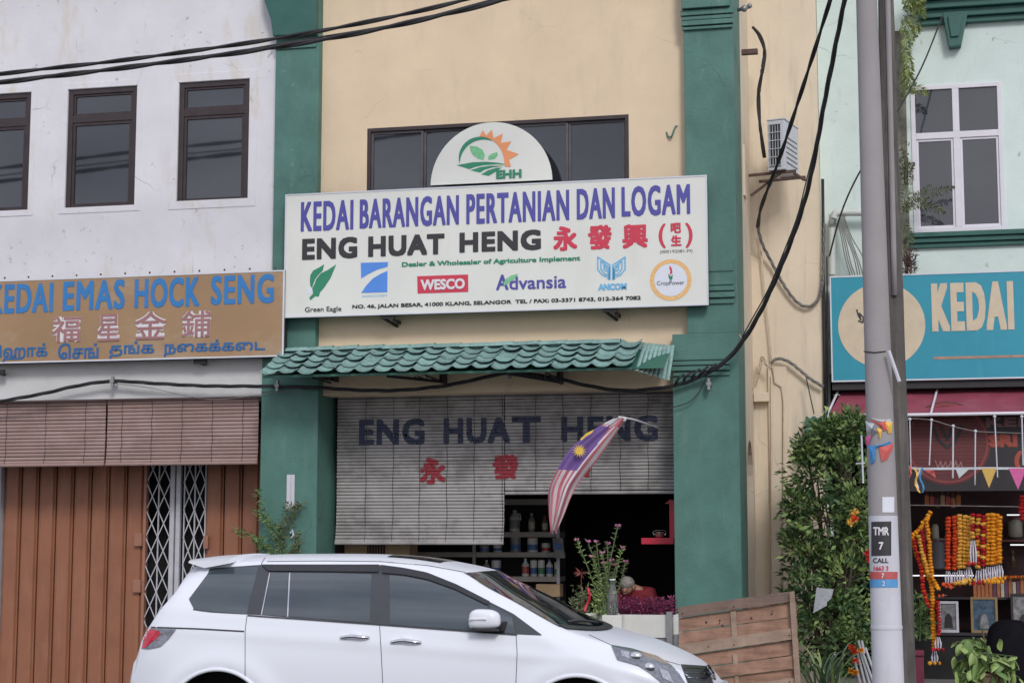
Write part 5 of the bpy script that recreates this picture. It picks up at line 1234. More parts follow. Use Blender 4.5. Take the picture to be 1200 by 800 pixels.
rowof('horizontal string of pale yellow flowers below the white tassels', (1120,683), (1141,679), [Pl], None)
rowof('horizontal string of deep yellow flowers below the yellow garlands', (1154,681), (1178,681), [Yl], None)
lg2 = [([(1090,600),(1084,611),(1076,621),(1069,629),(1071,640),(1077,655),(1086,672),(1092,688),(1093,715),(1094,740),(1095,762)], [Yl], 'long deep yellow garland slung from the wire beside the wooden pole, hanging lowest'),
 ([(1086,609),(1088,625),(1090,645),(1091,665),(1094,680),(1102,692)], [Yl], 'yellow garland branch ending in a bend to the right above the grey case'),
 ([(1077,628),(1080,645),(1085,662),(1090,676)], [Pl], 'thin pale yellow garland between the two red strands'),
 ([(1081,622),(1083,640),(1086,655),(1088,668)], [R_], 'dark red garland strand in the middle of the slung bundle'),
 ([(1071,632),(1075,648),(1080,668),(1082,688),(1086,704),(1090,714)], [O_,R_], 'orange red garland on the pole side of the slung bundle'),
 ([(1099,705),(1100,720),(1101,735),(1099,746)], [R_], 'bright red garland hanging beside the lowest yellow garland')]
for i, (P, cols, lab) in enumerate(lg2):
    garland(lab, smoothpath([at(p_[0], p_[1], GLY-.25-.05*(i%3)) for p_ in P], 4), cols, 'garlands slung in a bundle beside the pole', .78 if i else .85, .14 if i in (0,5) else None, .04)
for P, m, lab in (([(1100,698),(1110,697)], O_, 'small orange tassel bunch right of the slung garlands'), ([(1108,687),(1119,688)], O_, 'small orange flower bunch below the orange red garlands')): garland(lab, [at(p_[0], p_[1], GLY-.3) for p_ in P], [m], None, .6, None, .04)

# ------------------------------------------------------------------ flower shop interior
CY = 3.4
ct = thing('dark_counter', 'dark counter of the flower shop behind the bright green potted plant', 'counter', (1.0, CY, -.1))
zc = Z(1130, 741, CY); part('counter_top', MB().box(X(1064,740,CY), rx1-.2, CY, CY+.6, zc-.04, zc), 'board_dark', ct, bev=.005); part('counter_front', MB().box(X(1066,740,CY), rx1-.25, CY+.03, CY+.55, -.1, zc-.041), 'dark_interior', ct)
CS = thing('display_shelving', 'dark display shelving with lit white tubes at the back of the flower shop', 'shelf', (1.0, CY+.65, zc))
part('shelf_board', MB().box(X(1064,674,CY+.3), rx1-.2, CY+.15, CY+.6, Z(1100,700,CY+.15)-.02, Z(1100,699,CY+.15)), 'board_dark', CS)
part('shelf_board', MB().box(X(1064,640,CY+.3), rx1-.2, CY+.3, CY+.6, Z(1190,632,CY+.3)-.03, Z(1190,632,CY+.3)), 'maroon_print', CS)
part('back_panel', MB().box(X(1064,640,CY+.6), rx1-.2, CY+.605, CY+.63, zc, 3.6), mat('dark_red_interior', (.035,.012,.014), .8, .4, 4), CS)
for x0_, x1_, y_ in ((1067,1141,674), (1180,1196,603), (1184,1210,638), (1190,1215,723)):
    a, b = at(x0_, y_, CY+.1), at(x1_, y_, CY+.1); part('tube_lamp', MB().tube([a, b], .009, 8), 'tube_light', CS)
for i, (x0_, x1_, y0_, y1_, pm, fm_, lab) in enumerate(((1099,1124,704,739,'picture_grey','pole_white','white framed grey picture standing on the counter beside the lowest garland'), (1137,1170,699,738,'picture_blue','gold_frame','gold framed dark blue picture standing on the counter above the potted plant'), (1184,1214,695,728,'picture_grey','board_dark','dark framed grey picture cut by the right edge of the photo'))):
    a, b = at(x0_, y0_, CY), at(x1_, y1_, CY); t = thing('framed_picture', lab, 'picture', ((a.x+b.x)/2, CY, zc), 'framed pictures in the flower shop')
    part('frame', ring(MB(), a.x, b.x, zc, a.z, .035, CY+.02+i*.0, CY+.06), fm_, t, bev=.005); part('print', MB().box(a.x+.035, b.x-.035, CY+.04, CY+.055, zc+.035, a.z-.035), pm, t)
    cxp = (a.x+b.x)/2; part('printed_figure', MB().prism([(cxp-.06,zc+.06),(cxp+.06,zc+.06),(cxp+.05,zc+.2),(cxp+.02,zc+.26),(cxp-.02,zc+.26),(cxp-.05,zc+.2)], CY+.036, CY+.039), 'picture_grey' if pm != 'picture_grey' else 'board_dark', t)
a, b = at(1093, 632, CY), at(1107, 667, CY)
t = thing('pale_plastic_tub', 'pale grey blue tub seen between the slung garlands and the orange ones', 'tub', ((a.x+b.x)/2, CY+.4, b.z)); part('tub_wall', MB().lathe([(.07,0),(.09,.02),(.10,a.z-b.z-.03),(.105,a.z-b.z)], 18, ((a.x+b.x)/2, CY+.4, b.z)), mat('tub_grey', (.16,.16,.19), .5, .1), t, smooth=40); part('tub_lid', MB().lathe([(.11,0),(.11,.02)], 18, ((a.x+b.x)/2, CY+.4, a.z)), 'bottle_grey', t)
a = at(1190, 629, CY+.4); t = thing('glass_jar', 'pale jar on the upper shelf near the right edge of the photo', 'jar', a); part('jar_body', MB().lathe([(.08,0),(.10,.03),(.10,.2),(.06,.25)], 18, a), mat('jar_pale', (.25,.23,.2), .4, .1), t, smooth=40); part('jar_lid', MB().lathe([(.07,0),(.07,.03)], 14, a+Vector((0,0,.25))), 'maroon_print', t)
single('incense_bowl', 'small dark brass figure shaped burner on the shelf under the short lit tube', 'ornament', MB().lathe([(.07,0),(.03,.03),(.05,.09),(.02,.16),(.04,.2),(.0,.26)], 14, at(1187, 664, CY+.4)), mat('old_brass', (.12,.08,.05), .4, .2, metal=.5), smooth=40)
zs = Z(1100, 699, CY+.15)
for i in range(15):
    px = 1140.5+i*4.6; a = at(px, 690, CY+.2); h_ = rnd.uniform(.20, .27); m = ('incense_orange', 'label_cream', 'incense_purple')[i % 3 if i > 4 else 0]
    nth = ('first','second','third','fourth','fifth','sixth','seventh','eighth','ninth','tenth','eleventh','twelfth','thirteenth','fourteenth','fifteenth')[i]; cw_ = {'incense_orange':'orange','label_cream':'cream','incense_purple':'dark purple'}[m]
    single('incense_pack', cw_+' incense pack, '+nth+' from the left in the upright row under the garlands', 'packet', MB().box(a.x, a.x+.045, CY+.16, CY+.24, zs+.001, zs+h_), m, group='incense packs standing on the shelf', bev=.003)
garland('string of small gold flowers lying above the incense packs', [at(1172,676,CY+.1), at(1215,675,CY+.1)], [Yl, O_], None, .55, None, .035)
garland('red garland cut by the right edge of the photo', [at(1199,582,GLY), at(1197,592,GLY), at(1200,612,GLY)], [R_], None, 1.1, None, .045)
single('maroon_stool', 'plain maroon plastic stool beside the foot of the wooden pole', 'stool', MB().box(X(1070,770,.9), X(1083,770,.9), .9, 1.2, Z(1076,765,.9)-.03, Z(1076,762,.9)).box(X(1071,770,.9), X(1082.5,770,.9), .93, 1.17, -.1, Z(1076,765,.9)-.031), mat('maroon_plastic', (.16,.02,.05), .45, .1), bev=.01)
tuft('shade_plant', 'green leafy plant in the shade behind the wooden pole and slung garlands', 'plant', X(1066,720,2.0), X(1090,720,2.0), 1.9, 2.3, .5, Z(1078,695,2.0), 160, .16, .05, 'leaf_mid', 'stem_green', 8)
# black sack
sk = at(1186, 727, 1.0); sx0 = X(1156, 780, 1.0)
m_ = MB(); n_ = 22; P = []
for i in range(n_+1):
    t = math.pi*i/n_*.5; row = []
    for k in range(33):
        p_ = 2*math.pi*k/32; w_ = 1+.05*math.sin(3*p_+i*.3)+.03*math.sin(7*p_-i*.5); rr_ = .36*math.cos(t)**.55*w_ if i < n_ else 0
        row.append((sk.x+rr_*math.cos(p_), 1.35+rr_*math.sin(p_)*.8, -.1+(sk.z+.1)*math.sin(t)**.9))
    P.append(row)
single('black_sack', 'large bulging black sack behind the potted plant at the right edge', 'sack', m_.grid(P), 'black_plastic', smooth=True, weld=True)
# bright potted plant: leaves as individual parts
PPY = .35; pc = at(1155, 800, PPY)
pp = thing('potted_plant', 'bright green broad leaved potted plant in front of the black sack', 'plant', (pc.x, PPY, -.1))
part('pot', MB().lathe([(.13,0),(.17,.28),(.185,.29),(.185,.32),(.16,.32)], 22, (pc.x, PPY, -.1)), 'roof_clay', pp, smooth=40)
part('stem', MB().tube([(pc.x,PPY,.2),(pc.x+.02,PPY,.45),(pc.x-.02,PPY,.75)], [.02,.016,.01], 7), 'stem_brown', pp)
lf = MB(); lf.grid([[(u*.034*math.sin(math.pi*min(1,v+.04))**.7*1.7, v*.19, -.07*v*v-.018*abs(u)+.0) for u in (-1,-.5,0,.5,1)] for v in [k/7 for k in range(8)]])
LM = [mesh('leaf', lf, m, smooth=True) for m in ('leaf_bright', 'leaf_light', 'leaf_mid')]
for i in range(230):
    tpx, tpy = (rnd.gauss(1138, 10), rnd.uniform(745, 800)) if i % 2 else (rnd.gauss(1170, 14), rnd.uniform(766, 806))
    if tpx < 1119 or tpx > 1199: continue
    a = at(tpx, tpy, PPY+rnd.uniform(-.25,.25)); o = piece('leaf', LM[i%3], pp, a, (rnd.uniform(-1.3,.1), rnd.uniform(-.5,.5), rnd.uniform(0,6.28)), (rnd.uniform(.55,1.1),)*3)
    if i % 3 == 0: part('leaf_stalk', MB().tube([(pc.x+rnd.uniform(-.05,.05),PPY,.45),a], .005, 4), 'stem_green', pp)

# ------------------------------------------------------------------ utility poles
PY0 = -3.0
pb0, pb1 = at(1022, 800, PY0), at(1060, 800, PY0); pt0, pt1 = at(1003, 0, PY0), at(1028, 0, PY0)
cb_, rb_ = (pb0+pb1)/2, (pb1.x-pb0.x)/2*.985; ct_, rt_ = (pt0+pt1)/2, (pt1.x-pt0.x)/2*.985
def pc_(z): u = (z-cb_.z)/(ct_.z-cb_.z); c_ = cb_.lerp(ct_, u); return Vector((c_.x, PY0, z)), rb_+(rt_-rb_)*u
pole = thing('concrete_pole', 'round tapered concrete utility pole painted white at the foot with a black TMR 7 panel', 'pole', (pc_(-.03)[0].x, PY0, -.03))
def seg(z0, z1, k=24, ex=0): pts = [z0+(z1-z0)*i/k for i in range(k+1)]; return MB().tube([pc_(z)[0] for z in pts], [pc_(z)[1]+ex for z in pts], 40)
zw = Z(1035, 604, PY0); zband = Z(1035, 735, PY0)
part('shaft', seg(zw, 10.2), 'pole_concrete', pole, smooth=40); part('painted_foot', seg(-.05, zw-.001), 'pole_white', pole, smooth=40)
part('collar', seg(zband-.012, zband+.02, 2, .006), 'pole_white', pole, smooth=40)
def polehit(px, py, off=.003):
    y = PY0-.15; 
    for _ in range(8):
        p_ = at(px, py, y); c_, r_ = pc_(p_.z); dx = max(-.995*(r_+off), min(.995*(r_+off), p_.x-c_.x)); y = PY0-math.sqrt((r_+off)**2-dx*dx)
    p_ = at(px, py, y); p_.x = c_.x+dx; return p_
def polepatch(x0_, x1_, y0_, y1_, m, nm, off=.003, k=14, sk=0): return part(nm, MB().grid([[polehit(x0_+(x1_-x0_)*i/k, y0_+(y1_-y0_)*j/4+sk*i/k, off) for j in range(5)] for i in range(k+1)]), m, pole, smooth=True)
polepatch(1021, 1044.5, 611, 651, 'print_black', 'number_panel', .004, sk=-.5)
polepatch(1034, 1048, 582, 600, 'print_pale', 'paper_sticker', .004)
polepatch(1017.2, 1052, 669.5, 678.2, 'tape_red', 'red_band', .003, 20); polepatch(1017.4, 1052.2, 678.4, 688, 'tape_blue', 'blue_band', .003, 20)
def poletext(body, x0_, x1_, yb_, yt_, m, fat=.0):
    vs, fs = text2d(body); mb_ = MB()
    for i, (a, b) in enumerate([(0,0)] if not fat else [(-fat,0),(fat,0),(0,fat),(0,-fat),(0,0)]): mb_.add([polehit(x0_+v[0]*(x1_-x0_)+a, yb_+(yt_-yb_)*v[1]+b, .0065+.0005*i) for v in vs], fs)
    return part('lettering', mb_, m, pole)
poletext('TMR', 1023.5, 1041.5, 626.5, 617.5, 'print_white', .4); poletext('7', 1030, 1035, 643.5, 635, 'print_white', .4)
poletext('CALL', 1023, 1041, 659, 653.5, 'print_black', .2); poletext('1663 3', 1024, 1041, 668, 662.8, 'print_red', .2)
poletext('7', 1033, 1036, 677, 671.5, 'print_white', .2); poletext('2', 1034, 1037, 686, 680.5, 'print_white', .15)
w_ = [polehit(1012+i*2.6, 413-abs(i-5)*.3, .006) for i in range(11)]; part('tie_wire', MB().tube(w_, .006, 5), 'cable_black', pole)
part('tied_stick', MB().tube([at(1041.5,411,-3.2), at(1054,447,-3.2)], .02, 7), 'pole_white', pole)
# coloured pennants wrapped round the pole
wb_ = thing('wrapped_pennants', 'faded pink, blue and yellow pennants wrapped round the concrete pole', 'bunting', polehit(1030, 545))
for P, m in (([(1013,492),(1020,490),(1044,491),(1046,497),(1030,495)], 'pennant_white'), ([(1020,492),(1038,492),(1040,503),(1036,505)], 'pennant_red'), ([(1036,493),(1046,494),(1045,507),(1041,508)], 'flower_paleyellow'), ([(1014,493),(1024,496),(1026,506),(1016,506)], 'pennant_white'), ([(1027,501),(1034,503),(1031,516)], 'flower_paleyellow'), ([(1013,512),(1022,509),(1017,523),(1014,520)], 'pennant_pink'), ([(1016,521),(1043,517),(1046,521),(1030,523),(1019,528)], 'pennant_blue'), ([(1019,524),(1026,522),(1025,541),(1020,544)], 'pennant_blue'), ([(1030,524),(1046,518),(1047,524),(1040,538),(1033,541)], 'pennant_red'), ([(1019,497),(1026,497),(1028,506),(1021,512)], 'bottle_grey')):
    c_ = sum(p_[0] for p_ in P)/len(P), sum(p_[1] for p_ in P)/len(P); m_ = MB(); of = .010+.004*rnd.random()
    v_ = [polehit(*c_, of+.02)] + [polehit(*p_, of) for p_ in P]; m_.add(v_, [(0, i+1, (i+1) % len(P)+1) for i in range(len(P))]); part('pennant', m_, m, wb_)
# second, older pole
QY = -2.55
q0, q1 = at(1058, 800, QY), at(1073.5, 800, QY); u0, u1 = at(1029, 0, QY), at(1050, 0, QY)
op = thing('old_timber_pole', 'dark weathered timber pole standing right behind the concrete pole', 'pole', ((q0.x+q1.x)/2-.07, QY, -.03))
cb2 = Vector((q1.x-.15, QY, q1.z)); ct2 = Vector((u1.x-.11, QY, u1.z)); P = []
dd = (ct2-cb2)/(ct2.z-cb2.z)
pts = [cb2+dd*(z-cb2.z) for z in [-.05+i*.5 for i in range(21)]]
mb = MB().tube(pts, [.155-.0045*i for i in range(21)], 10)
mb.v = [tuple(Vector(v)+Vector((rnd.uniform(-.004,.004), rnd.uniform(-.004,.004), 0))) for v in mb.v]
part('shaft', mb, 'pole_old', op, smooth=25)
part('conduit', MB().tube([p_+Vector((.02,-.165+.0045*i,0)) for i, p_ in enumerate(pts) if p_.z > 4.3], .03, 8), 'pole_concrete', op, smooth=True)
part('nail_plate', MB().box(cb2.x-.03, cb2.x+.0, QY-.17, QY-.155, 1.2, 1.9), 'rust_steel', op)

# ------------------------------------------------------------------ cables
def twisted(label, P, r, Rr, n=2, pitch=.5, m='cable_black', seg_=14, name='cable_bundle'):
    P = smoothpath(P, seg_); t = thing(name, label, 'cable', P[len(P)//2])
    L_ = 0; D = [0]
    for i in range(1, len(P)): L_ += (P[i]-P[i-1]).length; D.append(L_)
    for k in range(n):
        Q = []
        for i, p_ in enumerate(P):
            d = (P[min(i+1,len(P)-1)]-P[max(i-1,0)]).normalized(); a = d.cross(Vector((0,0,1)));
            if a.length < .2: a = d.cross(Vector((0,1,0)))
            a.normalize(); b = a.cross(d); th = D[i]/pitch*2*math.pi+k*2*math.pi/n; Q.append(p_+(a*math.cos(th)+b*math.sin(th))*Rr)
        part('strand', MB().tube(Q, r, 6), m, t, smooth=True)
    return t
CYY = -2.0
def pxs(P, Y): return [at(p_[0], p_[1], p_[2] if len(p_) > 2 else Y) for p_ in P]
twisted('upper of the two twisted black cables crossing the top left corner of the picture', pxs([(-900,160),(-400,135),(0,87),(150,70),(320,46),(450,22),(545,0),(640,-28)], CYY), .019, .012, 2, 1.6, seg_=26)
twisted('lower of the two twisted black cables crossing the top left corner of the picture', pxs([(-900,172),(-400,146),(0,97),(150,79),(320,56),(450,33),(590,0),(680,-28)], CYY-.15), .022, .014, 2, 1.5, seg_=26)
twisted('thin black wire running just above the lower top left cable', pxs([(-900,168),(-400,142),(0,95),(180,74),(320,53),(470,27),(585,-2),(650,-22)], CYY-.05), .011, .004, 1, 2, seg_=14, name='overhead_wire')
twisted('thick black cable bundle sweeping from the pole top down to the right green pillar', pxs([(1000,-40,-2.6),(990,0,-2.4),(969,105,-1.9),(945,228,-1.3),(912,320,-.8),(880,385,-.4),(850,423,-.22),(820,441,-.15)], 0), .017, .014, 3, 1.2, seg_=16)
twisted('black cable dropping from the pole top in front of the air conditioner', pxs([(984,-40,-2.4),(973,0,-2.2),(940,105,-1.2),(912,190,0),(893,240,1.0),(888,266,1.6)], 0), .017, .011, 2, 1.2, seg_=16)
twisted('loose thin black wire beside the thick bundle from the pole top', pxs([(990,-20,-2.4),(978,70,-2),(955,170,-1.5),(935,250,-1),(905,328,-.7),(870,395,-.35)], 0), .008, .004, 1, 1, name='overhead_wire')
wcab = pxs([(820,441),(800,449),(770,455),(730,457.5),(690,452),(650,443),(600,436.5),(560,444),(520,452),(470,457),(420,457),(370,454),(310,452.5),(240,452),(180,449),(132,446.5),(90,452),(40,463),(-40,474),(-200,478),(-420,470)], -.12)
twisted('black cable bundle sagging along the shopfronts below the tiled awning and over the brown blinds', wcab, .015, .013, 3, 1.1, seg_=8)
twisted('thin slack wire looping below the main cable near the left green pillar', pxs([(132,449),(180,455),(215,463),(250,468),(300,463),(340,458)], -.10), .005, .003, 1, 1, 'cable_grey', name='overhead_wire')
twisted('thin wire drooping below the black bundle on the right green pillar', pxs([(828,440),(822,455),(812,468),(800,474),(785,476),(770,468)], -.08), .006, .004, 1, 1, name='overhead_wire')
for px, py, lab in ((133, 447, 'small grey steel cable clamp on the white lintel above the brown blinds'), (326, 452, 'small grey steel cable clamp on the left green pillar'), (831, 450, 'rusty cable clamp hanging at the knot on the right green pillar'), (598, 437, 'small black cable clamp above the middle of the grey blinds')):
    a = at(px, py, -.1); single('cable_clamp', lab, 'clamp', MB().box(a.x-.03, a.x+.03, -.16, -.02, a.z-.02, a.z+.02).box(a.x-.018, a.x+.018, -.155, -.10, a.z-.075, a.z-.021).box(a.x-.015, a.x+.015, -.15, -.09, a.z+.0201, a.z+.07), 'grey_steel', group='cable clamps', bev=.004)
kn = at(815, 443, -.16); m_ = MB()
for i in range(5): m_.tube([kn+Vector((-.25+.1*i, -.02, -.06+.03*i)), kn+Vector((-.2+.1*i, -.06, .0+.03*i)), kn+Vector((-.14+.1*i, -.02, .05+.03*i))], .016, 6)
single('cable_knot', 'lumpy taped knot where the black cables meet the right green pillar', 'cable', m_, 'cable_black', smooth=True)
twisted('dark twisted service cable looping across the cream side wall', pxs([(888,266,2.1),(893,285,2.2),(903,305,2.3),(918,333,2.32),(934,354,2.33),(948,359,2.33),(959,350,2.33),(964,330,2.33),(965,300,2.33),(966,262,2.33)], 0), .012, .013, 3, .35, 'cable_grey', 10)
twisted('dark cable running down beside the air conditioner on the cream wall', pxs([(882,32,1.8),(890,42,1.8),(896,60,1.85),(893,85,1.85),(889,110,1.9),(890,140,1.95),(893,165,2.0),(896,185,2.05)], 0), .019, .010, 2, 1.1, seg_=8)
twisted('pale cable running across the cream side wall above the small green tile hood', pxs([(903,425,2.3),(912,420,2.3),(925,424,2.3),(938,434,2.3),(950,444,2.3),(965,453,2.3)], 0), .013, .012, 3, .3, 'cable_grey', 8)
twisted('thin cream cables bunched at the corner beside the green pillar', pxs([(878,461,2.2),(885,450,2.2),(890,435,2.2),(893,418,2.2),(897,425,2.2),(903,432,2.2)], 0), .010, .014, 3, .4, 'cable_cream', 8)
for P, lab in (([(890,275),(895,330),(902,395),(905,430),(908,448),(916,453),(918,470),(918,560),(918,665),(918,800)], 'cream conduit running down the cream wall left of the bush'), ([(904,440),(904,520),(904,640),(904,800)], 'straight cream conduit on the cream wall beside the arch'), ([(882,462),(879,480),(878,520),(878,600)], 'short cream conduit in the corner beside the green pillar')):
    single('wall_conduit', lab, 'pipe', MB().tube(pxs(P, 2.33), .013, 7), 'cable_cream', smooth=True)
single('downpipe', 'thin dark pipe running down the joint between cream and mint buildings', 'pipe', MB().tube(pxs([(964,210),(965,300),(966,400),(967,480)], 2.36), .022, 8).tube(pxs([(969,300),(969.5,400),(970,475)], 2.38), .010, 6), 'black_steel', smooth=True)
single('thin_black_wire', 'thin black wire rising to the right behind the poles towards the cornice', 'cable', MB().tube(smoothpath(pxs([(1104,20,1.5),(1082,75,.6),(1058,120,-.5),(1030,165,-1.0),(1003,210,-.3),(985,252,1.0),(972,300,1.9)], 0), 8), .012, 6), 'cable_black', smooth=True)
single('loose_wire', 'short loose black wire hanging down to the small green tile hood', 'cable', MB().tube(pxs([(945,443),(949,462),(954,485)], 2.2), .008, 5), 'cable_black')
pvp = thing('white_drain_pipe', 'white plastic drain pipe elbow on the mint wall left of the poles', 'pipe', at(980, 250, 2.5))
part('pipe', MB().tube(pxs([(977,256),(979,250),(986,249),(1045,249)], 2.5), .052, 12), 'pvc_white', pvp, smooth=40); part('pipe', MB().tube(pxs([(975,258),(975,322)], 2.55), .05, 12), 'pvc_white', pvp, smooth=40); part('elbow', MB().tube(pxs([(975.5,264),(976,254),(982,248.5),(992,249)], 2.52), .062, 12), 'pvc_white', pvp, smooth=True)
m_ = MB()
for i in range(7): m_.tube(smoothpath(pxs([(982+i,262-i*2,2.45),(986+i*2,278,2.4),(990+i*3.4,300+(i%3)*4,2.42),(996+i*3,322,2.45)], 0), 5), .008, 5)
single('wire_tangle', 'tangle of grey wires on the mint wall above the teal sign', 'cable', m_, 'cable_grey', kind=None, smooth=True)
# brackets and hook
a = at(869, 62, .5); single('rusty_arm', 'short rusty steel arm sticking out of the top of the right green pillar', 'bracket', MB().box(a.x-.0, X(888,62,.5), .46, .54, a.z-.03, a.z+.035), 'rust_steel', bev=.004)
a = at(868, 12, .3); single('insulator_bracket', 'small grey insulator bracket at the very top of the right green pillar', 'bracket', MB().tube([(a.x-.04,.3,a.z),(a.x+.12,.25,a.z+.02)], .025, 8).ball((a.x+.05,.25,a.z), .045).ball((a.x+.12,.25,a.z+.03), .035), 'grey_steel', smooth=True)
single('wall_hook', 'green painted steel hook on the cream wall beside the right pillar', 'hook', MB().tube(smoothpath(pxs([(781,155,.2),(783,160,.18),(787,160,.15),(790,152,.15),(793,148,.2),(798,155,.24),(804,160,.29)], 0), 5), .012, 6), 'green_paint', smooth=True)
# air conditioner on its bracket
ac0 = at(899, 172, 1.35); aA, aB = at(899, 142, 1.35), at(921, 199, 1.35)
ax, aw_, ah = aA.x, aB.x-aA.x, aA.z-aB.z; th = R(-14)
def acT(p_): dx, dy = p_[0]-ax, p_[1]-1.35; return (ax+dx*math.cos(th)-dy*math.sin(th), 1.35+dx*math.sin(th)+dy*math.cos(th), p_[2])
def acb(*a): mb_ = MB().box(*a); mb_.v = [acT(v) for v in mb_.v]; return mb_
ac = thing('air_conditioner', 'white air conditioner unit on a steel bracket high on the cream side wall', 'air conditioner', (ax+.2, 1.7, aB.z))
part('casing', acb(ax, ax+aw_, 1.35, 1.98, aB.z, aA.z), 'ac_white', ac, bev=.012)
part('coil_face', acb(ax+.03, ax+aw_-.05, 1.342, 1.349, aB.z+.05, aA.z-.05), 'ac_fin', ac)
for k in range(5): part('guard_bar', acb(ax+.04+k*(aw_-.09)/4-.003, ax+.04+k*(aw_-.09)/4+.003, 1.33, 1.341, aB.z+.05, aA.z-.05), 'ac_white', ac)
for k in range(6): part('guard_bar', acb(ax+.025, ax+aw_-.045, 1.322, 1.3295, aB.z+.06+k*(ah-.12)/5-.004, aB.z+.06+k*(ah-.12)/5+.004), 'ac_white', ac)
part('top_lid', acb(ax-.01, ax+aw_+.01, 1.34, 1.99, aA.z+.001, aA.z+.018), 'ac_white', ac, bev=.004)
for k in range(6): part('side_louvre', acb(ax+aw_+.001, ax+aw_+.006, 1.42, 1.9, aB.z+.1+k*.07, aB.z+.115+k*.07), 'cable_grey', ac)
zb3 = aB.z-.004
part('bracket', acb(ax-.30, ax+aw_+.12, 1.42, 1.46, zb3-.035, zb3).add(acb(ax-.30, ax+aw_+.12, 1.86, 1.90, zb3-.035, zb3).v, [(0,3,2,1),(4,5,6,7),(0,1,5,4),(1,2,6,5),(2,3,7,6),(3,0,4,7)]), 'rust_steel', ac)
part('bracket_stay', MB().bar(acT((ax-.28,1.44,zb3-.3)), acT((ax+aw_*.6,1.44,zb3-.03)), .03).bar(acT((ax+aw_+.1,1.41,zb3-.05)), acT((ax+aw_+.1,1.92,zb3-.05)), .03).bar(acT((ax-.1,1.40,zb3-.12)), acT((ax+aw_+.14,1.40,zb3-.12)), .022), 'rust_steel', ac)
part('wall_plate', MB().box(SX+.001, SX+.03, 1.2, 1.45, zb3-.35, zb3+.35), 'side_cream_wall', ac)
# small green tile hood on the side wall
HT = 2.0; th0, th1 = at(943, 486, HT), at(978, 520, HT)
hd_ = thing('small_tile_hood', 'small dark green tile hood on the cream wall above the bush', 'awning', ((th0.x+th1.x)/2, HT, th1.z))
hm2 = mesh('hood_tile', MB().grid([[(u*.105, .30-v*.17, -v*.125+.016*math.cos(2*math.pi*u)+.012*v) for u in [k/8 for k in range(9)]] for v in (0,.33,.66,1)]), 'tile_dark_green', smooth=True)
for c_ in range(4):
    for r_ in range(3): piece('hood_tile', hm2, hd_, (th0.x+c_*.105, HT+.1-r_*.16, th0.z-r_*.12), (0,0,0))
part('hood_frame', MB().box(th0.x-.01, th1.x, HT-.05, FY, th1.z-.03, th1.z), 'tile_dark_green', hd_)

# ------------------------------------------------------------------ bush, pandan, pallet and small things in front
bu = thing('tall_bush', 'tall dense green bush with orange blossoms between cream wall and concrete pole', 'bush', (X(972,780,.7), .7, -.05))
lobes = [(985,520,32,32,.7),(958,560,32,35,.8),(995,565,30,40,.5),(968,610,42,38,.6),(1000,630,28,40,.5),(953,665,34,32,.7),(990,680,36,36,.5),(945,700,30,28,.6),(972,725,40,34,.5),(1005,720,24,34,.6),(958,755,34,30,.6),(1000,500,16,16,.7),(945,528,14,16,.9),(1005,595,18,22,.3),(990,760,30,26,.6),(940,640,20,24,.7),(936,595,14,20,.8),(975,505,18,16,.8),(985,640,30,60,.9),(975,700,30,60,.9)]
lf = [MB(), MB(), MB()]; tw = MB(); base = Vector(bu.location)
for (px, py, rx, ry, Y) in lobes:
    c_ = at(px, py, Y); s_ = (at(px+1, py, Y)-c_).length; RX_, RZ_ = rx*s_, ry*s_
    tw.tube(smoothpath([base, base.lerp(c_, .5)+Vector((rnd.uniform(-.1,.1), .05, .1)), c_], 4), [.022]+[.016]*7+[.008], 5)
    for k in range(22):
        d = Vector((rnd.gauss(0,1), rnd.gauss(0,1), rnd.gauss(0,1))).normalized()*rnd.uniform(.55,1.05); e_ = c_+Vector((d.x*RX_, d.y*.35, d.z*RZ_))
        tw.tube([c_, e_], [.006,.003], 4); which = min(2, max(0, int(rnd.gauss(1.15+d.z*.8-d.y*.4, .75))))  # leaf tone carries the lighting: paler toward top and front, darker below and behind
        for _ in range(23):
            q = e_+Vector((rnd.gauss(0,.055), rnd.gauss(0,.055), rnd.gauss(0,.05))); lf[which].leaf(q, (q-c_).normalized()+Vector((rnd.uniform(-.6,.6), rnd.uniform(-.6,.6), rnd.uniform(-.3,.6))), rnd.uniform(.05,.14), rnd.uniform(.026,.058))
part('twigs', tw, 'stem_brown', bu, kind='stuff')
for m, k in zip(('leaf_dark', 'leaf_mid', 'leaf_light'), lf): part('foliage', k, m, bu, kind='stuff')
for px, py, m, Y in ((1001,608,O_,-.05),(997,613,'flower_paleyellow',-.05),(1017,648,R_,-.05),(1019,655,R_,-.03),(1001,601,'flower_paleyellow',-.03)):
    f_ = MB(); c_ = at(px, py, Y)
    for _ in range(26): f_.leaf(c_+Vector((rnd.gauss(0,.02),rnd.gauss(0,.02),rnd.gauss(0,.02))), (rnd.uniform(-1,1), rnd.uniform(-1,.2), rnd.uniform(-.4,1)), .05, .028)
    part('blossom', f_, m, bu, kind='stuff')
pd = thing('pandan_clump', 'clump of long arching strap leaves at the foot of the bush beside the pallet', 'plant', at(966, 824, -.6))
blade = []
for i in range(46):
    t = rnd.uniform(0, 6.28); ln = rnd.uniform(.75, 1.35); b0 = Vector((pd.location.x+rnd.uniform(-.12,.16), -.6+rnd.uniform(-.1,.1), pd.location.z+.02)); ou = Vector((math.cos(t), math.sin(t)*.7, 0)); rows = []
    for k in range(7):
        v = k/6; c_ = b0+ou*(ln*.62*v)+Vector((0,0,ln*(1.25*v-.75*v*v))); w_ = .016*(1-v)**.5+.001; sd_ = Vector((-ou.y, ou.x, 0)).normalized()*w_; rows.append([c_-sd_, c_+Vector((0,0,-.006)), c_+sd_])
    part('blade', MB().grid(rows), 'leaf_pandan' if i % 3 else 'leaf_light', pd, smooth=True)
a, b = at(953, 690, .0), at(976, 718, .0)
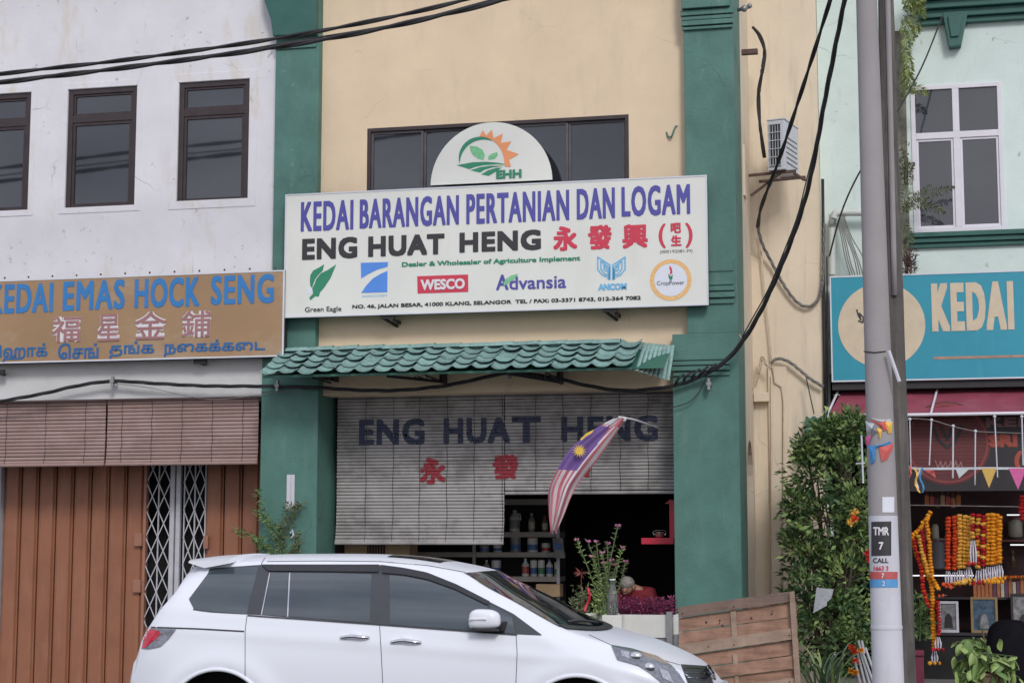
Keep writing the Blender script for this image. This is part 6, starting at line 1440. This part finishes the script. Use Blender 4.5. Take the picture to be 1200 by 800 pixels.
single('torn_notice', 'torn grey notice sheet stuck among the leaves of the bush', 'paper', MB().prism([(at(*q,.0).x, at(*q,.0).z) for q in ((957,688),(977,690),(974,701),(969,705),(969,709),(953,718))], -.02, -.012), 'paper_grey')
rd = thing('bundle_of_white_rods', 'slanting bundle of white rods tied with flowers beside the foot of the concrete pole', 'rods', at(1020, 800, -1.2))
for i, (xa_, ya_, xb_, yb_) in enumerate(((1004,760,1016,810),(1008,762,1022,810),(1011,764,1028,812),(1014,758,1031,806),(1001,770,1011,812),(1006,750,1010,764),(1010,750,1013,765))): part('rod', MB().tube([at(xa_,ya_,-1.2-.02*i), at(xb_,yb_,-1.2-.02*i)], .014, 6), 'pole_white', rd)
for px, py, m in ((998,758,O_),(1001,763,O_),(1009,762,'flower_yellow'),(1003,774,O_),(998,786,'flower_yellow'),(1003,788,'flower_yellow')):
    f_ = MB(); c_ = at(px, py, -1.35)
    for _ in range(22): f_.leaf(c_, (rnd.uniform(-1,1), rnd.uniform(-1,.3), rnd.uniform(-.5,1)), .05, .03)
    part('flower_bunch', f_, m, rd, kind='stuff')
single('thin_white_stake', 'thin white stake with a short cross bar in front of the bush top', 'stake', MB().tube([at(1009.5,510,.0), at(1011.5,566,.0)], .012, 6).tube([at(1003,543,.0), at(1014,542.5,.0)], .008, 6), 'pole_white')
# wooden pallet board leaning behind the van's nose
WYP = -2.2
pw_ = thing('wooden_pallet', 'large reddish brown timber pallet standing on edge between van and bush', 'pallet', at(868, 850, WYP))
def ppl(P, y0, y1, m, nm, bev=.004): return part(nm, MB().prism([(at(*q, WYP).x, at(*q, WYP).z) for q in P], y0, y1), m, pw_, bev=bev)
def edge(x, yl, yr): return yl+(yr-yl)*(x-795)/(938-795)
rows_ = [(711,692,723,704,'pallet_wood_grey',0,'rail'),(724,705,740,722,'pallet_wood',.05,'board'),(741,723,755,737,'pallet_wood',.045,'board'),(755,735,768,748,'pallet_wood_pale',0,'rail'),(769,749,785,766,'pallet_wood',.05,'board'),(786,767,799,782,'pallet_wood',.012,'board'),(800,783,812,796,'pallet_wood',.05,'board'),(811,793,822,804,'pallet_wood_pale',0,'rail'),(823,805,850,834,'pallet_wood',.05,'board'),(851,835,866,850,'pallet_wood_grey',.0,'rail')]
for (l0, r0, l1, r1, m, dy, nm) in rows_:
    xr0_ = 930 if nm == 'rail' else 932; xl_ = 795; 
    rr0 = xr0_+(r0-692)*.055; ppl([(xl_, l0), (rr0, r0), (rr0+(r1-r0)*.055, r1), (xl_, l1)], WYP+dy, WYP+dy+.028, m, nm)
ppl([(925,694),(931,692),(942,850),(935,850)], WYP-.03, WYP-.002, 'pallet_wood_pale', 'end_batten')
ppl([(855,713),(862,712),(864,752),(858,753)], WYP+.0285, WYP+.048, 'pallet_wood_pale', 'batten'); ppl([(858,766),(864,766),(866,800),(861,800)], WYP+.029, WYP+.048, 'pallet_wood_pale', 'batten')
nm_ = mesh('nail', MB().ball((0,0,0), .008, 6, 4), 'black_steel')
for px, py in ((800,718),(860,710),(925,700),(800,762),(860,755),(925,744),(830,757),(860,812),(925,798),(843,730),(905,716),(822,777)): piece('nail', nm_, pw_, at(px, py, WYP)+Vector((0,-.003,0)))
for px, py, r_ in ((827,729,.012),(843,727,.010),(846,733,.012),(880,724,.011),(904,719,.010),(830,745,.012)): part('knot', MB().ball(at(px,py,WYP)+Vector((0,.049,0)), (r_,.004,r_*1.3), 8, 5), 'black_steel', pw_)

# ------------------------------------------------------------------ ferns rooted high on the mint wall
def frond(par, P, ln, wl, m='leaf_fern', nm='frond', n_=22):
    path = smoothpath(P, 8); mb_ = MB().tube(path, .005, 4); k = len(path)
    for i in range(2, k):
        d = (path[i]-path[i-1]).normalized(); sd_ = d.cross(Vector((0,1,.2))).normalized(); f_ = math.sin(math.pi*min(1, .15+.85*i/k))
        for s_ in (-1, 1): mb_.leaf(path[i], sd_*s_+d*.5+Vector((0,-.15,-.25)), ln*f_*rnd.uniform(.8,1.2), wl, .3)
    return part(nm, mb_, m, par)
fa = thing('hanging_wall_fern', 'yellow green fern hanging beside the timber pole at the cornice of the mint house', 'fern', at(1060, 20, 2.4))
for P in ([(1058,5),(1068,3),(1080,-3),(1090,-8)], [(1056,12),(1068,10),(1079,14),(1084,22)], [(1056,22),(1063,30),(1068,42),(1066,56)], [(1055,30),(1061,45),(1063,62),(1060,78)], [(1056,50),(1063,66),(1066,82),(1062,98)], [(1055,62),(1060,80),(1060,100),(1057,115)], [(1058,-5),(1066,-12),(1076,-14),(1088,-10)], [(1058,18),(1070,24),(1074,34),(1073,44)], [(1056,80),(1063,88),(1068,98),(1070,110)], [(1056,0),(1066,5),(1076,8),(1084,6)]): frond(fa, pxs(P, 2.35+rnd.uniform(-.15,.1)), .11, .03)
fb = thing('lower_wall_fern', 'olive fern arching in front of the lower left window pane of the mint house', 'fern', at(1062, 240, 2.5))
for P in ([(1060,245),(1075,232),(1092,226),(1110,222),(1119,219)], [(1060,248),(1072,240),(1086,241),(1100,246),(1108,250)], [(1058,250),(1066,238),(1078,228),(1092,216)], [(1058,255),(1060,235),(1064,218),(1070,206)], [(1058,220),(1062,205),(1066,195),(1072,192)], [(1059,262),(1064,270),(1066,282),(1062,292)], [(1060,110),(1070,104),(1080,106),(1088,112)]): frond(fb, pxs(P, 2.3+rnd.uniform(-.1,.1)), .10, .022, 'leaf_olive' if P[0][1] > 200 else 'leaf_fern')
tuft('red_wall_weed', 'tuft of dry reddish weed on the mint wall just above the teal sign', 'plant', X(1057,300,2.4), X(1072,300,2.4), 2.25, 2.45, Z(1064,322,2.4), Z(1064,290,2.4), 260, .10, .015, mat('leaf_dry_red', (.10,.04,.045), .7, .2, 9, island=.4), 'stem_brown', 14)
tuft('wall_sapling', 'small green sapling sprouting from the mouldy strip left of the window', 'plant', X(1055,200,2.4), X(1066,200,2.4), 2.3, 2.5, Z(1060,215,2.4), Z(1060,165,2.4), 130, .07, .022, 'leaf_olive', 'stem_brown', 6)

# small stock of the flower shop
hk = Vector(at(1105, 577, 2.3))
for i in range(7):
    a = at(1086+i*6.2, 580+(i%3)*1.5, 2.3); single('hanging_packet', ('brown', 'dull orange', 'dark red', 'tan', 'brown red', 'orange brown', 'dark orange')[i]+' packet, '+('first','second','third','fourth','fifth','sixth','seventh')[i]+' from the left hanging high under the round emblem', 'packet', MB().box(a.x-.028, a.x+.028, 2.29, 2.32, a.z-.13, a.z).bar((a.x,2.3,a.z),(a.x,2.3,a.z+.06),.006), ('incense_orange','label_red','maroon_print','cardboard','label_red','incense_orange','incense_orange')[i], group='packets hanging high in the flower shop')
zu = Z(1190,632,CY+.3)
for i in range(6):
    px = 1070+i*13; a = at(px, 620, CY+.35); h_ = .12+.05*((i*7)%4); kind_ = i % 3
    nm_w = ('brass lamp', 'red boxed lamp', 'small cream jar')[kind_]
    single(('brass_lamp','boxed_lamp','cream_jar')[kind_], nm_w+' on the upper shelf of the flower shop, '+('first','second','third','fourth','fifth','sixth')[i]+' item from the pole', ('lamp','box','jar')[kind_], (MB().lathe([(.05,0),(.02,.02),(.015,h_*.6),(.05,h_*.75),(.0,h_)], 12, (a.x, CY+.42, zu)) if kind_ == 0 else (MB().box(a.x-.05, a.x+.05, CY+.35, CY+.45, zu+.001, zu+h_) if kind_ == 1 else MB().lathe([(.045,0),(.055,.02),(.05,h_*.8),(.03,h_)], 12, (a.x, CY+.42, zu)))), ('old_brass','label_red','label_cream')[kind_])
